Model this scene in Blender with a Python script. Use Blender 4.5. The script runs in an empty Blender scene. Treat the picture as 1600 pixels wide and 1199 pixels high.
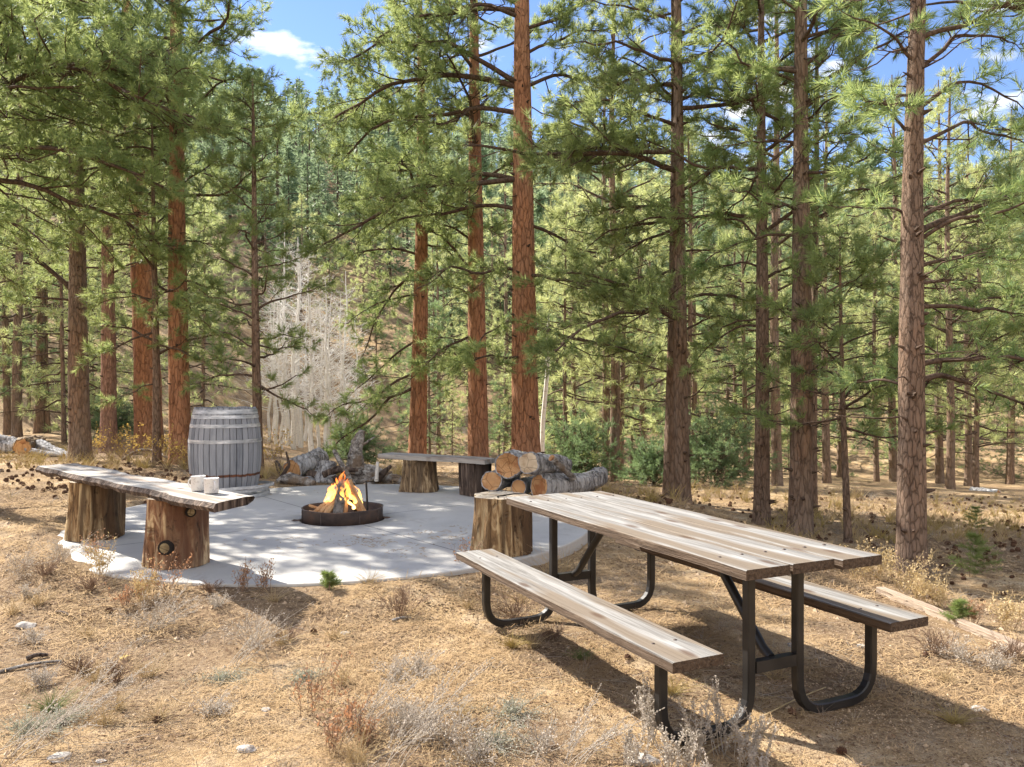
import bpy, math, random
import numpy as np
from mathutils import Vector, noise as mnoise
PI = math.pi
C = bpy.context.scene.collection
scene = bpy.context.scene

# ------------------------------------------------------------------ camera, sky, sun
F = 1264.0; HZ = 597.0; CAMH = 1.5
cd = bpy.data.cameras.new('camera'); cam = bpy.data.objects.new('camera', cd); C.objects.link(cam)
cam.location = (0, 0, CAMH); cam.rotation_euler = (PI/2, 0, 0)
cd.lens = 36*F/1600; cd.sensor_width = 36; cd.shift_y = -(599.5-HZ)/1600
cd.clip_start = 0.05; cd.clip_end = 3000
scene.camera = cam
SUN_DIR = Vector((-0.80, 0.60, 0)).normalized(); SUN_EL = math.radians(41)
sd = Vector((SUN_DIR.x*math.cos(SUN_EL), SUN_DIR.y*math.cos(SUN_EL), math.sin(SUN_EL)))
w = bpy.data.worlds.new('World'); scene.world = w; w.use_nodes = True
nt = w.node_tree; nt.nodes.clear()
out = nt.nodes.new('ShaderNodeOutputWorld'); bg = nt.nodes.new('ShaderNodeBackground')
sky = nt.nodes.new('ShaderNodeTexSky'); sky.sky_type = 'NISHITA'; sky.sun_disc = False
sky.sun_elevation = SUN_EL; sky.sun_rotation = math.atan2(SUN_DIR.x, SUN_DIR.y)
sky.altitude = 2400; sky.air_density = 1.0; sky.dust_density = 0.3; sky.ozone_density = 2.0
tc = nt.nodes.new('ShaderNodeTexCoord'); mp = nt.nodes.new('ShaderNodeMapping')
mp.inputs['Scale'].default_value = (1, 1, 2.4)
mp.inputs['Location'].default_value = (0.35, 0.1, 0.62)
n1 = nt.nodes.new('ShaderNodeTexNoise'); n1.inputs['Scale'].default_value = 7.0; n1.inputs['Detail'].default_value = 7; n1.inputs['Roughness'].default_value = .55
cr = nt.nodes.new('ShaderNodeValToRGB'); cr.color_ramp.elements[0].position = .585; cr.color_ramp.elements[1].position = .70
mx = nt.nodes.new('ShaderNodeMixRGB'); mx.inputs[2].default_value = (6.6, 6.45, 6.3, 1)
nt.links.new(tc.outputs['Generated'], mp.inputs[0]); nt.links.new(mp.outputs[0], n1.inputs['Vector'])
sxy = nt.nodes.new('ShaderNodeSeparateXYZ'); nt.links.new(tc.outputs['Generated'], sxy.inputs[0])
mr = nt.nodes.new('ShaderNodeMapRange'); mr.inputs['From Min'].default_value = .15; mr.inputs['From Max'].default_value = -.6; mr.inputs['To Max'].default_value = .22   # unseen bright clouds added behind the viewer as neutral fill light
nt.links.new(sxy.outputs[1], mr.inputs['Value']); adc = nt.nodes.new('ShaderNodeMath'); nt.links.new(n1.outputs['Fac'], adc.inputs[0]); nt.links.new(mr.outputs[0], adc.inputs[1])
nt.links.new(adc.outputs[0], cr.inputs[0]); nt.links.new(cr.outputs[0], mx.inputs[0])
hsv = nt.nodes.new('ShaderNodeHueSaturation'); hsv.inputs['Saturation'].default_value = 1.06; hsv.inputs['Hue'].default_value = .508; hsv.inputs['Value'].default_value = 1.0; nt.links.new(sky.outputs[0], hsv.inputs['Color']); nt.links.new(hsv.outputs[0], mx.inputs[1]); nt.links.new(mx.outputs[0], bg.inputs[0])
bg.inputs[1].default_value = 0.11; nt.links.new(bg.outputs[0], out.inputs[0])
sl = bpy.data.lights.new('sun', 'SUN'); so = bpy.data.objects.new('sun', sl); C.objects.link(so)
sl.energy = 5.0; sl.angle = math.radians(0.5); sl.color = (1, .93, .82)
so.rotation_euler = sd.to_track_quat('Z', 'Y').to_euler(); so.location = (-10, 8, 12)
scene.view_settings.view_transform = 'Standard'; scene.view_settings.look = 'None'
scene.view_settings.exposure = 1.36; scene.view_settings.gamma = 1
scene.cycles.max_bounces = 6; scene.cycles.transparent_max_bounces = 12
scene.cycles.diffuse_bounces = 3; scene.cycles.glossy_bounces = 2; scene.cycles.transmission_bounces = 3

# ------------------------------------------------------------------ helpers
def nrm(a): return a/np.maximum(np.linalg.norm(a, axis=-1, keepdims=True), 1e-9)
class MB:
    """collects triangles and quads and links them as one mesh object"""
    def __init__(s): s.V = []; s.Fl = []; s.n = 0
    def add(s, V, Fc, m=0):
        V = np.asarray(V, float).reshape(-1, 3); Fc = np.asarray(Fc, int)
        if len(Fc) == 0: return
        s.V.append(V); s.Fl.append((Fc+s.n, m)); s.n += len(V)
    def join(s, o, m):
        for V, (f, _) in zip(o.V, o.Fl):
            s.V.append(V)
        for f, _ in o.Fl: s.Fl.append((f+s.n, m))
        s.n += o.n; return s
    def build(s, name, mats, parent=None, smooth=True, loc=(0, 0, 0)):
        me = bpy.data.meshes.new(name)
        V = np.concatenate(s.V); me.vertices.add(len(V)); me.vertices.foreach_set('co', V.astype(np.float32).ravel())
        nl = sum(f.size for f, _ in s.Fl); nf = sum(len(f) for f, _ in s.Fl)
        me.loops.add(nl); me.loops.foreach_set('vertex_index', np.concatenate([f.ravel() for f, _ in s.Fl]).astype(np.int32))
        me.polygons.add(nf)
        tot = np.concatenate([np.full(len(f), f.shape[1]) for f, _ in s.Fl])
        me.polygons.foreach_set('loop_start', (np.cumsum(tot)-tot).astype(np.int32))
        me.polygons.foreach_set('material_index', np.concatenate([np.full(len(f), m) for f, m in s.Fl]).astype(np.int32))
        me.update(calc_edges=True)
        me.polygons.foreach_set('use_smooth', np.full(nf, smooth))
        if not isinstance(mats, (list, tuple)): mats = [mats]
        for m in mats: me.materials.append(m)
        me.validate()
        o = bpy.data.objects.new(name, me); C.objects.link(o); o.location = loc
        if parent is not None: o.parent = parent
        return o
def tag(o, label=None, cat=None, group=None, kind=None):
    if label: o['label'] = label
    if cat: o['category'] = cat
    if group: o['group'] = group
    if kind: o['kind'] = kind
    return o
def empty(name, loc, label, cat, group=None, rz=0):
    o = bpy.data.objects.new(name, None); C.objects.link(o); o.location = loc; o.rotation_euler = (0, 0, rz)
    o.empty_display_size = .2
    return tag(o, label, cat, group)
def copy_thing(r, loc, rz=0, sc=1, label=None, group=None):
    c = r.copy(); C.objects.link(c); c.location = loc; c.rotation_euler = (0, 0, rz); c.scale = (sc, sc, sc)
    if label: c['label'] = label
    if group: c['group'] = group
    for ch in list(r.children):
        d = ch.copy(); C.objects.link(d); d.parent = c
        for g in ch.children:
            e = g.copy(); C.objects.link(e); e.parent = d
    return c
def tubes(mb, P, R, sides=4, m=0, cap=False, square=False, ph=None):
    """P[N,K,3] centre lines, R[N,K] radii -> N tubes at once"""
    P = np.asarray(P, float); R = np.asarray(R, float)
    if P.ndim == 2: P = P[None]; R = R[None]
    N, K, _ = P.shape
    T = np.empty_like(P); T[:, 1:-1] = P[:, 2:]-P[:, :-2]; T[:, 0] = P[:, 1]-P[:, 0]; T[:, -1] = P[:, -1]-P[:, -2]
    T = nrm(T)
    mean = nrm(P[:, -1]-P[:, 0])
    ref = np.where(np.abs(mean[:, 2:3]) > .8, np.array([[1., 0, 0]]), np.array([[0, 0, 1.]]))[:, None, :]
    A = nrm(np.cross(T, np.broadcast_to(ref, T.shape))); B = np.cross(T, A)
    a = np.arange(sides)*2*PI/sides + (PI/4 if square else 0)
    ca, sa = np.cos(a), np.sin(a)
    V = P[:, :, None]+R[:, :, None, None]*(A[:, :, None]*ca[:, None]+B[:, :, None]*sa[:, None])
    V = V.reshape(-1, 3)
    n = np.arange(N)[:, None, None]*K*sides; k = np.arange(K-1)[None, :, None]*sides; j = np.arange(sides)[None, None, :]
    j2 = (j+1) % sides
    q = np.stack([n+k+j, n+k+j2, n+k+sides+j2, n+k+sides+j], -1).reshape(-1, 4)
    mb.add(V, q, m)
    if cap:
        for i in range(N):
            for kk, fl in ((0, True), (K-1, False)):
                ring = V[(i*K+kk)*sides:(i*K+kk)*sides+sides]
                c = ring.mean(0); VV = np.vstack([ring, c]); idx = np.arange(sides)
                t = np.stack([idx, (idx+1) % sides, np.full(sides, sides)], -1)
                if fl: t = t[:, ::-1]
                mb.add(VV, t, m)
def box(mb, c, s, m=0, rot=None):
    c = np.array(c, float); s = np.array(s, float)/2
    v = np.array([[x, y, z] for x in (-1, 1) for y in (-1, 1) for z in (-1, 1)], float)*s
    if rot is not None: v = v@np.array(rot).T
    mb.add(v+c, [[0, 1, 3, 2], [4, 6, 7, 5], [0, 4, 5, 1], [2, 3, 7, 6], [0, 2, 6, 4], [1, 5, 7, 3]], m)
def fbm(x, y, s=1., o=4, seed=0.):
    r = 0; a = 1.
    for i in range(o):
        r += a*mnoise.noise(Vector((x*s+seed, y*s-seed, seed*.7))); s *= 2.1; a *= .5
    return r

# ------------------------------------------------------------------ materials
class NT:
    def __init__(s, name):
        s.m = bpy.data.materials.new(name); s.m.use_nodes = True; s.t = s.m.node_tree; s.t.nodes.clear()
        s.o = s.t.nodes.new('ShaderNodeOutputMaterial')
    def n(s, ty, **k):
        x = s.t.nodes.new('ShaderNode'+ty)
        for a, b in k.items():
            if a.startswith('_'): setattr(x, a[1:], b)
            else:
                key = int(a[1:]) if a[0] == 'i' and a[1:].isdigit() else a.replace('_', ' ')
                if isinstance(b, bpy.types.NodeSocket): s.t.links.new(b, x.inputs[key])
                else: x.inputs[key].default_value = b
        return x
    def l(s, a, b): s.t.links.new(a, b)
    def ramp(s, fac, *st):
        r = s.t.nodes.new('ShaderNodeValToRGB'); e = r.color_ramp.elements
        while len(e) < len(st): e.new(.5)
        for q, (p, c) in zip(e, st):
            q.position = p; q.color = (*c, 1) if len(c) == 3 else c
        s.l(fac, r.inputs[0]); return r.outputs[0]
    def mix(s, fac, a, b, t='MIX'):
        r = s.t.nodes.new('ShaderNodeMixRGB'); r.blend_type = t
        for i, v in enumerate((fac, a, b)):
            if isinstance(v, bpy.types.NodeSocket): s.l(v, r.inputs[i])
            else: r.inputs[i].default_value = v if i == 0 else ((*v, 1) if len(v) == 3 else v)
        return r.outputs[0]
    def math(s, op, a, b=0., c=0.):
        r = s.t.nodes.new('ShaderNodeMath'); r.operation = op
        for i, v in enumerate((a, b, c)):
            if isinstance(v, bpy.types.NodeSocket): s.l(v, r.inputs[i])
            else: r.inputs[i].default_value = v
        return r.outputs[0]
    def coord(s, scale=(1, 1, 1), kind='Object', rot=(0, 0, 0)):
        t = s.t.nodes.new('ShaderNodeTexCoord'); mpn = s.t.nodes.new('ShaderNodeMapping')
        mpn.inputs['Scale'].default_value = scale; mpn.inputs['Rotation'].default_value = rot
        s.l(t.outputs[kind], mpn.inputs[0]); return mpn.outputs[0]
    def noise(s, v, sc, det=4, rough=.55, dist=0.):
        r = s.n('TexNoise', Scale=sc, Detail=det, Roughness=rough, Distortion=dist); s.l(v, r.inputs['Vector']); return r.outputs['Fac']
    def fin(s, col, rough=.85, bump=None, bs=.5, bd=.02, metal=0., spec=.3):
        p = s.n('BsdfPrincipled'); 
        for k, v in (('Base Color', col), ('Roughness', rough), ('Metallic', metal), ('Specular IOR Level', spec)):
            if isinstance(v, bpy.types.NodeSocket): s.l(v, p.inputs[k])
            else: p.inputs[k].default_value = (*v, 1) if isinstance(v, tuple) and len(v) == 3 else v
        if bump is not None:
            b = s.n('Bump', Strength=bs, Distance=bd); s.l(bump, b.inputs['Height']); s.l(b.outputs[0], p.inputs['Normal'])
        s.l(p.outputs[0], s.o.inputs[0]); return s.m

def bark(name, plate, plate2, crack, sc=1.0, grey=.0, gcol=(.15, .12, .10)):
    t = NT(name); v = t.coord((17*sc, 17*sc, 4.6*sc))
    nz = t.n('TexNoise', Scale=1.1, Detail=6., Roughness=.65); t.l(v, nz.inputs['Vector'])
    vv = t.mix(1., v, nz.outputs['Color'], 'ADD')
    ve = t.n('TexVoronoi', _feature='DISTANCE_TO_EDGE', Scale=1.); t.l(vv, ve.inputs['Vector'])
    vf = t.n('TexVoronoi', _feature='F1', Scale=1.); t.l(vv, vf.inputs['Vector'])
    e = t.ramp(ve.outputs['Distance'], (.0, (.3, .3, .3)), (.07, (.85, .85, .85)), (.2, (1, 1, 1)))
    fine = t.noise(t.coord((55, 55, 16)), 1., 7, .75); f3 = t.noise(t.coord((16, 16, 2.2)), 1., 5, .7)
    base = t.mix(vf.outputs['Color'], plate, plate2)
    base = t.mix(t.ramp(fine, (.4, (0, 0, 0)), (.68, (.8, .8, .8))), base, gcol)
    base = t.mix(t.ramp(f3, (.34, (.85, .85, .85)), (.5, (0, 0, 0))), base, tuple(x*.5 for x in plate2))
    big = t.noise(t.coord((2.2, 2.2, .7)), 1., 3)
    base = t.mix(t.ramp(big, (.45-grey*.4, (0, 0, 0)), (.75-grey*.3, (.8, .8, .8))), base, gcol)
    dk = t.math('MULTIPLY', t.math('SUBTRACT', 1., e), t.ramp(f3, (.3, (1, 1, 1)), (.6, (.45, .45, .45))))
    col = t.mix(dk, base, crack)
    h = t.math('ADD', t.math('MULTIPLY', e, .7), t.math('ADD', t.math('MULTIPLY', fine, .6), t.math('MULTIPLY', f3, .9)))
    return t.fin(col, .95, h, 1.0, .03, spec=.08)
M = {}
M['bark_orange'] = bark('bark_orange', (.52, .245, .125), (.39, .19, .11), (.11, .05, .03), 1.0, .0, (.42, .25, .16))
M['bark_brown'] = bark('bark_brown', (.31, .185, .115), (.24, .155, .105), (.08, .055, .042), 1.1, .25, (.26, .21, .17))
M['bark_dark'] = bark('bark_dark', (.29, .18, .12), (.22, .15, .105), (.06, .04, .03), 1.6, .3, (.25, .19, .15))
M['bark_pink'] = bark('bark_pink', (.42, .24, .17), (.36, .2, .14), (.15, .08, .055), 1.3, .1, (.34, .24, .19))
t = NT('limb_bark'); f = t.noise(t.coord((30, 30, 30)), 1., 3)
M['limb'] = t.fin(t.ramp(f, (.3, (.045, .033, .026)), (.7, (.15, .105, .08))), .95, spec=.1)
def needle(name, c1, c2, tr, tf=.38, fs=1.6):
    t = NT(name); f = t.noise(t.coord((fs, fs, fs)), 1., 3, .6); f2 = t.noise(t.coord((fs*8, fs*8, fs*8)), 1., 2)
    oi = t.n('ObjectInfo')
    col = t.mix(t.ramp(f, (.35, (0, 0, 0)), (.65, (1, 1, 1))), c1, c2)
    col = t.mix(t.math('MULTIPLY', f2, .5), col, tuple(x*1.5 for x in c2))
    hs = t.n('HueSaturation', Saturation=1.); t.l(col, hs.inputs['Color'])
    t.l(t.math('ADD', .48, t.math('MULTIPLY', oi.outputs['Random'], .035)), hs.inputs['Hue'])
    t.l(t.math('ADD', .8, t.math('MULTIPLY', oi.outputs['Random'], .4)), hs.inputs['Value'])
    p = t.n('BsdfPrincipled', Roughness=.55); p.inputs['Specular IOR Level'].default_value = .35; t.l(hs.outputs[0], p.inputs['Base Color'])
    tl = t.n('BsdfTranslucent'); tl.inputs[0].default_value = (*tr, 1)
    ms = t.n('MixShader', i0=tf); t.l(p.outputs[0], ms.inputs[1]); t.l(tl.outputs[0], ms.inputs[2]); t.l(ms.outputs[0], t.o.inputs[0])
    return t.m
M['needle'] = needle('needle', (.045, .10, .048), (.165, .245, .095), (.58, .66, .24), .40)
M['needle_blue'] = needle('needle_blue', (.05, .10, .06), (.13, .19, .10), (.34, .46, .17))
M['needle_far'] = needle('needle_far', (.11, .165, .08), (.34, .39, .17), (.82, .86, .38), .41)
M['needle_hill'] = needle('needle_hill', (.045, .095, .075), (.22, .29, .15), (.42, .54, .30), .30, .22)
M['juniper'] = needle('juniper', (.10, .17, .09), (.17, .25, .13), (.3, .42, .18))
def wood(name, cs, sc=(1.2, 22, 22), stain=None, dark=(.05, .035, .025), knots=True, rough=.8):
    t = NT(name); v = t.coord(sc); f = t.noise(v, 1.5, 6, .65, .8); g = t.noise(t.coord((sc[0]*.6, sc[1]*.35, sc[2]*.35)), 1., 3)
    col = t.ramp(f, *cs)
    if stain: col = t.mix(t.ramp(g, (.50, (0, 0, 0)), (.60, (.9, .9, .9))), col, stain)
    ln = t.ramp(t.noise(t.coord((sc[0]*.5, sc[1]*4, sc[2]*4)), 1., 3, .7), (.28, (1, 1, 1)), (.42, (0, 0, 0)))
    col = t.mix(t.math('MULTIPLY', ln, .7), col, dark)
    if knots:
        vo = t.n('TexVoronoi', _voronoi_dimensions='2D', Scale=1.); oi = t.n('ObjectInfo'); cb = t.n('CombineXYZ'); t.l(t.math('MULTIPLY', oi.outputs['Random'], 37.), cb.inputs[0]); t.l(t.math('MULTIPLY', oi.outputs['Random'], 91.), cb.inputs[1])
        t.l(t.mix(1., t.coord((1.7, 5., 0)), cb.outputs[0], 'ADD'), vo.inputs['Vector'])
        k = t.ramp(vo.outputs['Distance'], (.05, (1, 1, 1)), (.13, (0, 0, 0)))
        col = t.mix(t.math('MULTIPLY', k, .75), col, (.09, .05, .03))
    return t.fin(col, rough, t.math('ADD', f, t.math('MULTIPLY', ln, -.8)), .9 if not knots else .6, .03 if not knots else .01, spec=.2)
M['plank'] = wood('weathered_plank', ((.3, (.115, .108, .10)), (.5, (.25, .24, .225)), (.75, (.39, .38, .365))), stain=(.18, .14, .10))
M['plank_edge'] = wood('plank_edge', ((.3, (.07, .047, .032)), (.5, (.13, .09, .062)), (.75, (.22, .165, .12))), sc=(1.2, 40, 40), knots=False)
M['plank_grey'] = wood('plank_grey', ((.3, (.25, .23, .21)), (.5, (.38, .36, .33)), (.75, (.50, .48, .45))), stain=(.27, .21, .17))
M['peeled'] = wood('peeled_log', ((.34, (.05, .026, .016)), (.48, (.27, .14, .075)), (.62, (.66, .50, .30))), sc=(9, 9, 2.0), stain=(.13, .065, .04), knots=False)
M['peeled_side'] = wood('stump_side', ((.34, (.045, .026, .015)), (.48, (.25, .155, .075)), (.64, (.62, .48, .28))), sc=(11, 11, 1.6), stain=(.08, .048, .027), knots=False)
M['stump_dark'] = wood('stump_dark', ((.34, (.02, .014, .012)), (.5, (.10, .072, .057)), (.68, (.30, .23, .18))), sc=(16, 16, 1.6), stain=(.08, .06, .05), knots=False)
M['stump_brown'] = wood('stump_brown', ((.34, (.04, .026, .017)), (.5, (.22, .15, .085)), (.66, (.52, .41, .26))), sc=(16, 16, 1.6), stain=(.12, .085, .055), knots=False)
M['timber'] = wood('timber', ((.3, (.28, .20, .14)), (.5, (.42, .33, .25)), (.75, (.52, .44, .35))), stain=(.42, .30, .22), knots=False)
def rings(name, a, b, dark):
    t = NT(name); f = t.noise(t.coord((18, 18, 18)), 1., 5, .7); g = t.noise(t.coord((5, 5, 5)), 1., 4, .65)
    wv = t.n('TexWave', _wave_type='RINGS', _rings_direction='SPHERICAL', Scale=9., Distortion=3., Detail=3.); t.l(t.coord((2, 2, 2)), wv.inputs['Vector'])
    col = t.mix(f, a, b); col = t.mix(t.math('MULTIPLY', wv.outputs['Fac'], .35), col, dark); col = t.mix(t.ramp(g, (.48, (0, 0, 0)), (.62, (.9, .9, .9))), col, dark)
    vo = t.n('TexVoronoi', _feature='DISTANCE_TO_EDGE', Scale=7.); t.l(t.coord((1, 1, 1)), vo.inputs['Vector'])
    col = t.mix(t.ramp(vo.outputs['Distance'], (.0, (.8, .8, .8)), (.03, (0, 0, 0))), col, tuple(x*.3 for x in dark))
    return t.fin(col, .85, f, .4, .01, spec=.2)
M['end_orange'] = rings('cut_end_orange', (.52, .26, .10), (.58, .40, .22), (.30, .12, .05))
M['end_pale'] = rings('cut_end_pale', (.55, .43, .28), (.66, .55, .40), (.40, .28, .17))
M['knot_end'] = rings('knot_end', (.26, .20, .11), (.36, .29, .17), (.14, .10, .055))
M['stump_top'] = rings('stump_top', (.55, .47, .35), (.66, .58, .46), (.36, .27, .18))
M['log_bark'] = bark('log_bark', (.50, .49, .49), (.17, .155, .15), (.02, .018, .016), .8, .0, (.66, .66, .67))
M['drift'] = wood('driftwood', ((.34, (.05, .04, .035)), (.5, (.25, .23, .21)), (.66, (.52, .50, .47))), sc=(8, 8, 8), stain=(.18, .13, .09), knots=False)
t = NT('black_metal'); f = t.noise(t.coord((6, 6, 6)), 1., 4)
M['metal'] = t.fin(t.ramp(f, (.4, (.008, .008, .009)), (.75, (.03, .027, .025))), .45, spec=.5)
t = NT('rusty_steel'); f = t.noise(t.coord((5, 5, 9)), 1., 6, .65)
M['rust'] = t.fin(t.ramp(f, (.35, (.055, .045, .045)), (.55, (.10, .075, .065)), (.75, (.17, .10, .07))), .6, f, .2, .01, .2)
t = NT('galvanised_hoop'); f = t.noise(t.coord((5, 5, 20)), 1., 5, .65)
M['hoop'] = t.fin(t.ramp(f, (.35, (.26, .28, .30)), (.52, (.48, .50, .52)), (.66, (.74, .75, .76))), .5, f, .2, .005, .35)
t = NT('enamel'); f = t.noise(t.coord((50, 50, 50)), 1., 2)
M['enamel'] = t.fin(t.ramp(f, (.3, (.55, .54, .53)), (.45, (.72, .72, .71))), .3, spec=.5)
t = NT('charred'); M['char'] = t.fin((.02, .016, .014), .95)
t = NT('ash'); M['ash'] = t.fin(t.ramp(t.noise(t.coord((20, 20, 20)), 1., 4), (.3, (.05, .045, .04)), (.7, (.24, .22, .20))), .95)
t = NT('firewood'); f = t.noise(t.coord((9, 9, 9)), 1., 5, .6, .4)
M['firewood'] = t.fin(t.ramp(f, (.3, (.25, .11, .05)), (.5, (.46, .26, .12)), (.75, (.60, .42, .24))), .85)
# barrel staves
t = NT('barrel_staves'); tcn = t.t.nodes.new('ShaderNodeTexCoord'); sx = t.n('SeparateXYZ'); t.l(tcn.outputs['Object'], sx.inputs[0])
ang = t.math('ARCTAN2', sx.outputs[1], sx.outputs[0]); st = t.math('MULTIPLY', t.math('ADD', ang, PI), 34/(2*PI))
wn = t.n('TexWhiteNoise', _noise_dimensions='1D'); t.l(t.math('FLOOR', st), wn.inputs['W'])
fr = t.math('ABSOLUTE', t.math('SUBTRACT', t.math('FRACT', st), .5)); gr = t.ramp(fr, (.455, (0, 0, 0)), (.49, (1, 1, 1)))
v = t.coord((22, 22, 2.2)); f = t.noise(v, 1., 6, .7)
col = t.mix(wn.outputs['Value'], (.075, .085, .105), (.25, .26, .285)); col = t.mix(t.ramp(f, (.3, (0, 0, 0)), (.75, (1, 1, 1))), col, (.46, .475, .50), 'MIX')
col = t.mix(.45, col, t.mix(wn.outputs['Value'], (.10, .115, .14), (.29, .305, .335)))
zz = t.math('ADD', sx.outputs[2], t.math('MULTIPLY', t.noise(t.coord((12, 12, 3)), 1., 4), .05))
rb = t.ramp(zz, (.262, (0, 0, 0)), (.272, (1, 1, 1)), (.293, (1, 1, 1)), (.303, (0, 0, 0)))
rn = t.ramp(t.noise(t.coord((8, 8, 30)), 1., 5, .7), (.35, (.03, .018, .015)), (.65, (.20, .075, .035)))
col = t.mix(rb, col, rn)
rb2 = t.ramp(zz, (.095, (0, 0, 0)), (.102, (.8, .8, .8)), (.112, (.8, .8, .8)), (.12, (0, 0, 0)))
col = t.mix(rb2, col, (.20, .13, .08))
col = t.mix(gr, col, (.02, .02, .022))
M['stave'] = t.fin(col, .75, t.math('SUBTRACT', f, t.math('MULTIPLY', gr, 1.5)), .5, .01, spec=.3)
# flame
t = NT('flame'); tcn = t.t.nodes.new('ShaderNodeTexCoord'); sx = t.n('SeparateXYZ'); t.l(tcn.outputs['Object'], sx.inputs[0])
lw = t.n('LayerWeight', Blend=.35); f = t.noise(t.coord((9, 9, 5)), 1., 3)
fz = t.math('ADD', t.math('MULTIPLY', sx.outputs[2], 1.), t.math('ADD', t.math('MULTIPLY', f, .12), t.math('MULTIPLY', lw.outputs['Facing'], .12)))
col = t.ramp(fz, (.08, (1, .66, .28)), (.22, (1, .50, .09)), (.38, (1, .20, .03)))
em = t.n('Emission', Strength=2.4); t.l(col, em.inputs[0]); tr = t.n('BsdfTransparent')
fac = t.math('MULTIPLY', t.ramp(lw.outputs['Facing'], (.15, (1, 1, 1)), (.85, (0, 0, 0))), t.ramp(f, (.36, (.03, .03, .03)), (.62, (.5, .5, .5))))
ms = t.n('MixShader'); t.l(fac, ms.inputs[0]); t.l(tr.outputs[0], ms.inputs[1]); t.l(em.outputs[0], ms.inputs[2]); t.l(ms.outputs[0], t.o.inputs[0])
M['flame'] = t.m
# ground
t = NT('forest_floor'); v = t.coord()
a = t.noise(v, .55, 5, .6); b = t.noise(v, 3.2, 6, .65); c = t.noise(v, 28., 5, .7); d = t.noise(v, 140., 3, .7)
col = t.ramp(b, (.32, (.27, .175, .09)), (.5, (.47, .33, .18)), (.66, (.70, .56, .38)))
col = t.mix(t.ramp(t.math('ADD', a, t.math('MULTIPLY', t.math('SUBTRACT', b, .5), .35)), (.44, (0, 0, 0)), (.53, (.9, .9, .9))), col, t.ramp(c, (.35, (.12, .078, .046)), (.65, (.36, .255, .155))))
col = t.mix(t.ramp(d, (.35, (.55, .55, .55)), (.5, (0, 0, 0))), col, (.12, .075, .045))
col = t.mix(t.ramp(d, (.58, (0, 0, 0)), (.72, (.7, .7, .7))), col, (.62, .53, .40))
col = t.mix(t.ramp(c, (.36, (.55, .55, .55)), (.47, (0, 0, 0))), col, (.15, .09, .055))
M['ground'] = t.fin(col, .95, t.math('ADD', c, t.math('MULTIPLY', d, .5)), .8, .03, spec=.1)
# concrete with the radial joints tooled into its surface
t = NT('concrete'); tcn = t.t.nodes.new('ShaderNodeTexCoord'); sx = t.n('SeparateXYZ'); t.l(tcn.outputs['Object'], sx.inputs[0])
lines = None
jx = t.math('SUBTRACT', sx.outputs[0], .05); jy = t.math('ADD', sx.outputs[1], .08)
for angd in (39, 129, 219, 309):
    ar = math.radians(angd); ddx, ddy = math.cos(ar), math.sin(ar)
    along = t.math('ADD', t.math('MULTIPLY', jx, ddx), t.math('MULTIPLY', jy, ddy))
    per = t.math('ABSOLUTE', t.math('ADD', t.math('MULTIPLY', jx, -ddy), t.math('MULTIPLY', jy, ddx)))
    ln = t.math('MULTIPLY', t.math('LESS_THAN', per, .0065), t.math('GREATER_THAN', along, .4))
    lines = ln if lines is None else t.math('MAXIMUM', lines, ln)
v = t.coord(); a = t.noise(v, 1.6, 5, .6); c = t.noise(v, 90., 4, .7)
col = t.ramp(a, (.3, (.42, .408, .385)), (.7, (.52, .505, .475))); col = t.mix(t.ramp(c, (.3, (.35, .35, .35)), (.5, (0, 0, 0))), col, (.28, .27, .26))
rd = t.math('SQRT', t.math('ADD', t.math('MULTIPLY', jx, jx), t.math('MULTIPLY', jy, jy)))
so_ = t.ramp(t.math('ADD', rd, t.math('MULTIPLY', t.noise(v, 6., 5, .65), .5)), (.55, (.75, .75, .75)), (.95, (0, 0, 0)))
col = t.mix(so_, col, (.17, .16, .15))
stn = t.ramp(t.noise(v, 3.3, 6, .7, .6), (.56, (0, 0, 0)), (.64, (.35, .35, .35))); col = t.mix(stn, col, (.30, .27, .235))
col = t.mix(t.math('MULTIPLY', lines, .85), col, (.10, .10, .10))
M['concrete'] = t.fin(col, .8, t.math('SUBTRACT', t.math('MULTIPLY', c, .15), lines), .5, .01, spec=.3)
def plain(name, a, b, sc=20, tr=None, rough=.9):
    t = NT(name); f = t.noise(t.coord((sc, sc, sc)), 1., 2); col = t.mix(f, a, b)
    if tr is None: return t.fin(col, rough, spec=.15)
    p = t.n('BsdfPrincipled', Roughness=rough); t.l(col, p.inputs['Base Color']); tl = t.n('BsdfTranslucent'); tl.inputs[0].default_value = (*tr, 1)
    ms = t.n('MixShader', i0=.3); t.l(p.outputs[0], ms.inputs[1]); t.l(tl.outputs[0], ms.inputs[2]); t.l(ms.outputs[0], t.o.inputs[0]); return t.m
M['litter'] = plain('needle_litter', (.20, .115, .055), (.62, .45, .25), 3)
M['gravel'] = plain('gravel', (.30, .19, .11), (.60, .48, .34), 9)
M['chips'] = plain('bark_chips', (.07, .042, .027), (.27, .17, .10), 25)
M['cone'] = plain('cone', (.055, .03, .022), (.17, .095, .06), 60)
M['straw'] = plain('straw', (.50, .38, .20), (.62, .50, .31), 5, (.6, .45, .2))
M['straw_grey'] = plain('straw_grey', (.40, .34, .28), (.56, .50, .43), 8, (.4, .35, .28))
M['sage'] = plain('sage', (.46, .40, .33), (.62, .55, .47), 12, (.45, .42, .36))
M['sage_green'] = plain('sage_green', (.36, .34, .27), (.50, .47, .39), 12, (.3, .34, .24))
M['russet'] = plain('russet', (.33, .19, .105), (.54, .40, .27), 12, (.5, .22, .1))
M['grass'] = plain('grass', (.12, .19, .06), (.25, .29, .10), 6, (.3, .4, .1))
M['gold'] = plain('gold_grass', (.42, .31, .10), (.52, .42, .18), 6, (.5, .4, .1))
M['stem'] = plain('brown_stem', (.16, .10, .07), (.30, .21, .15), 12)
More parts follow.
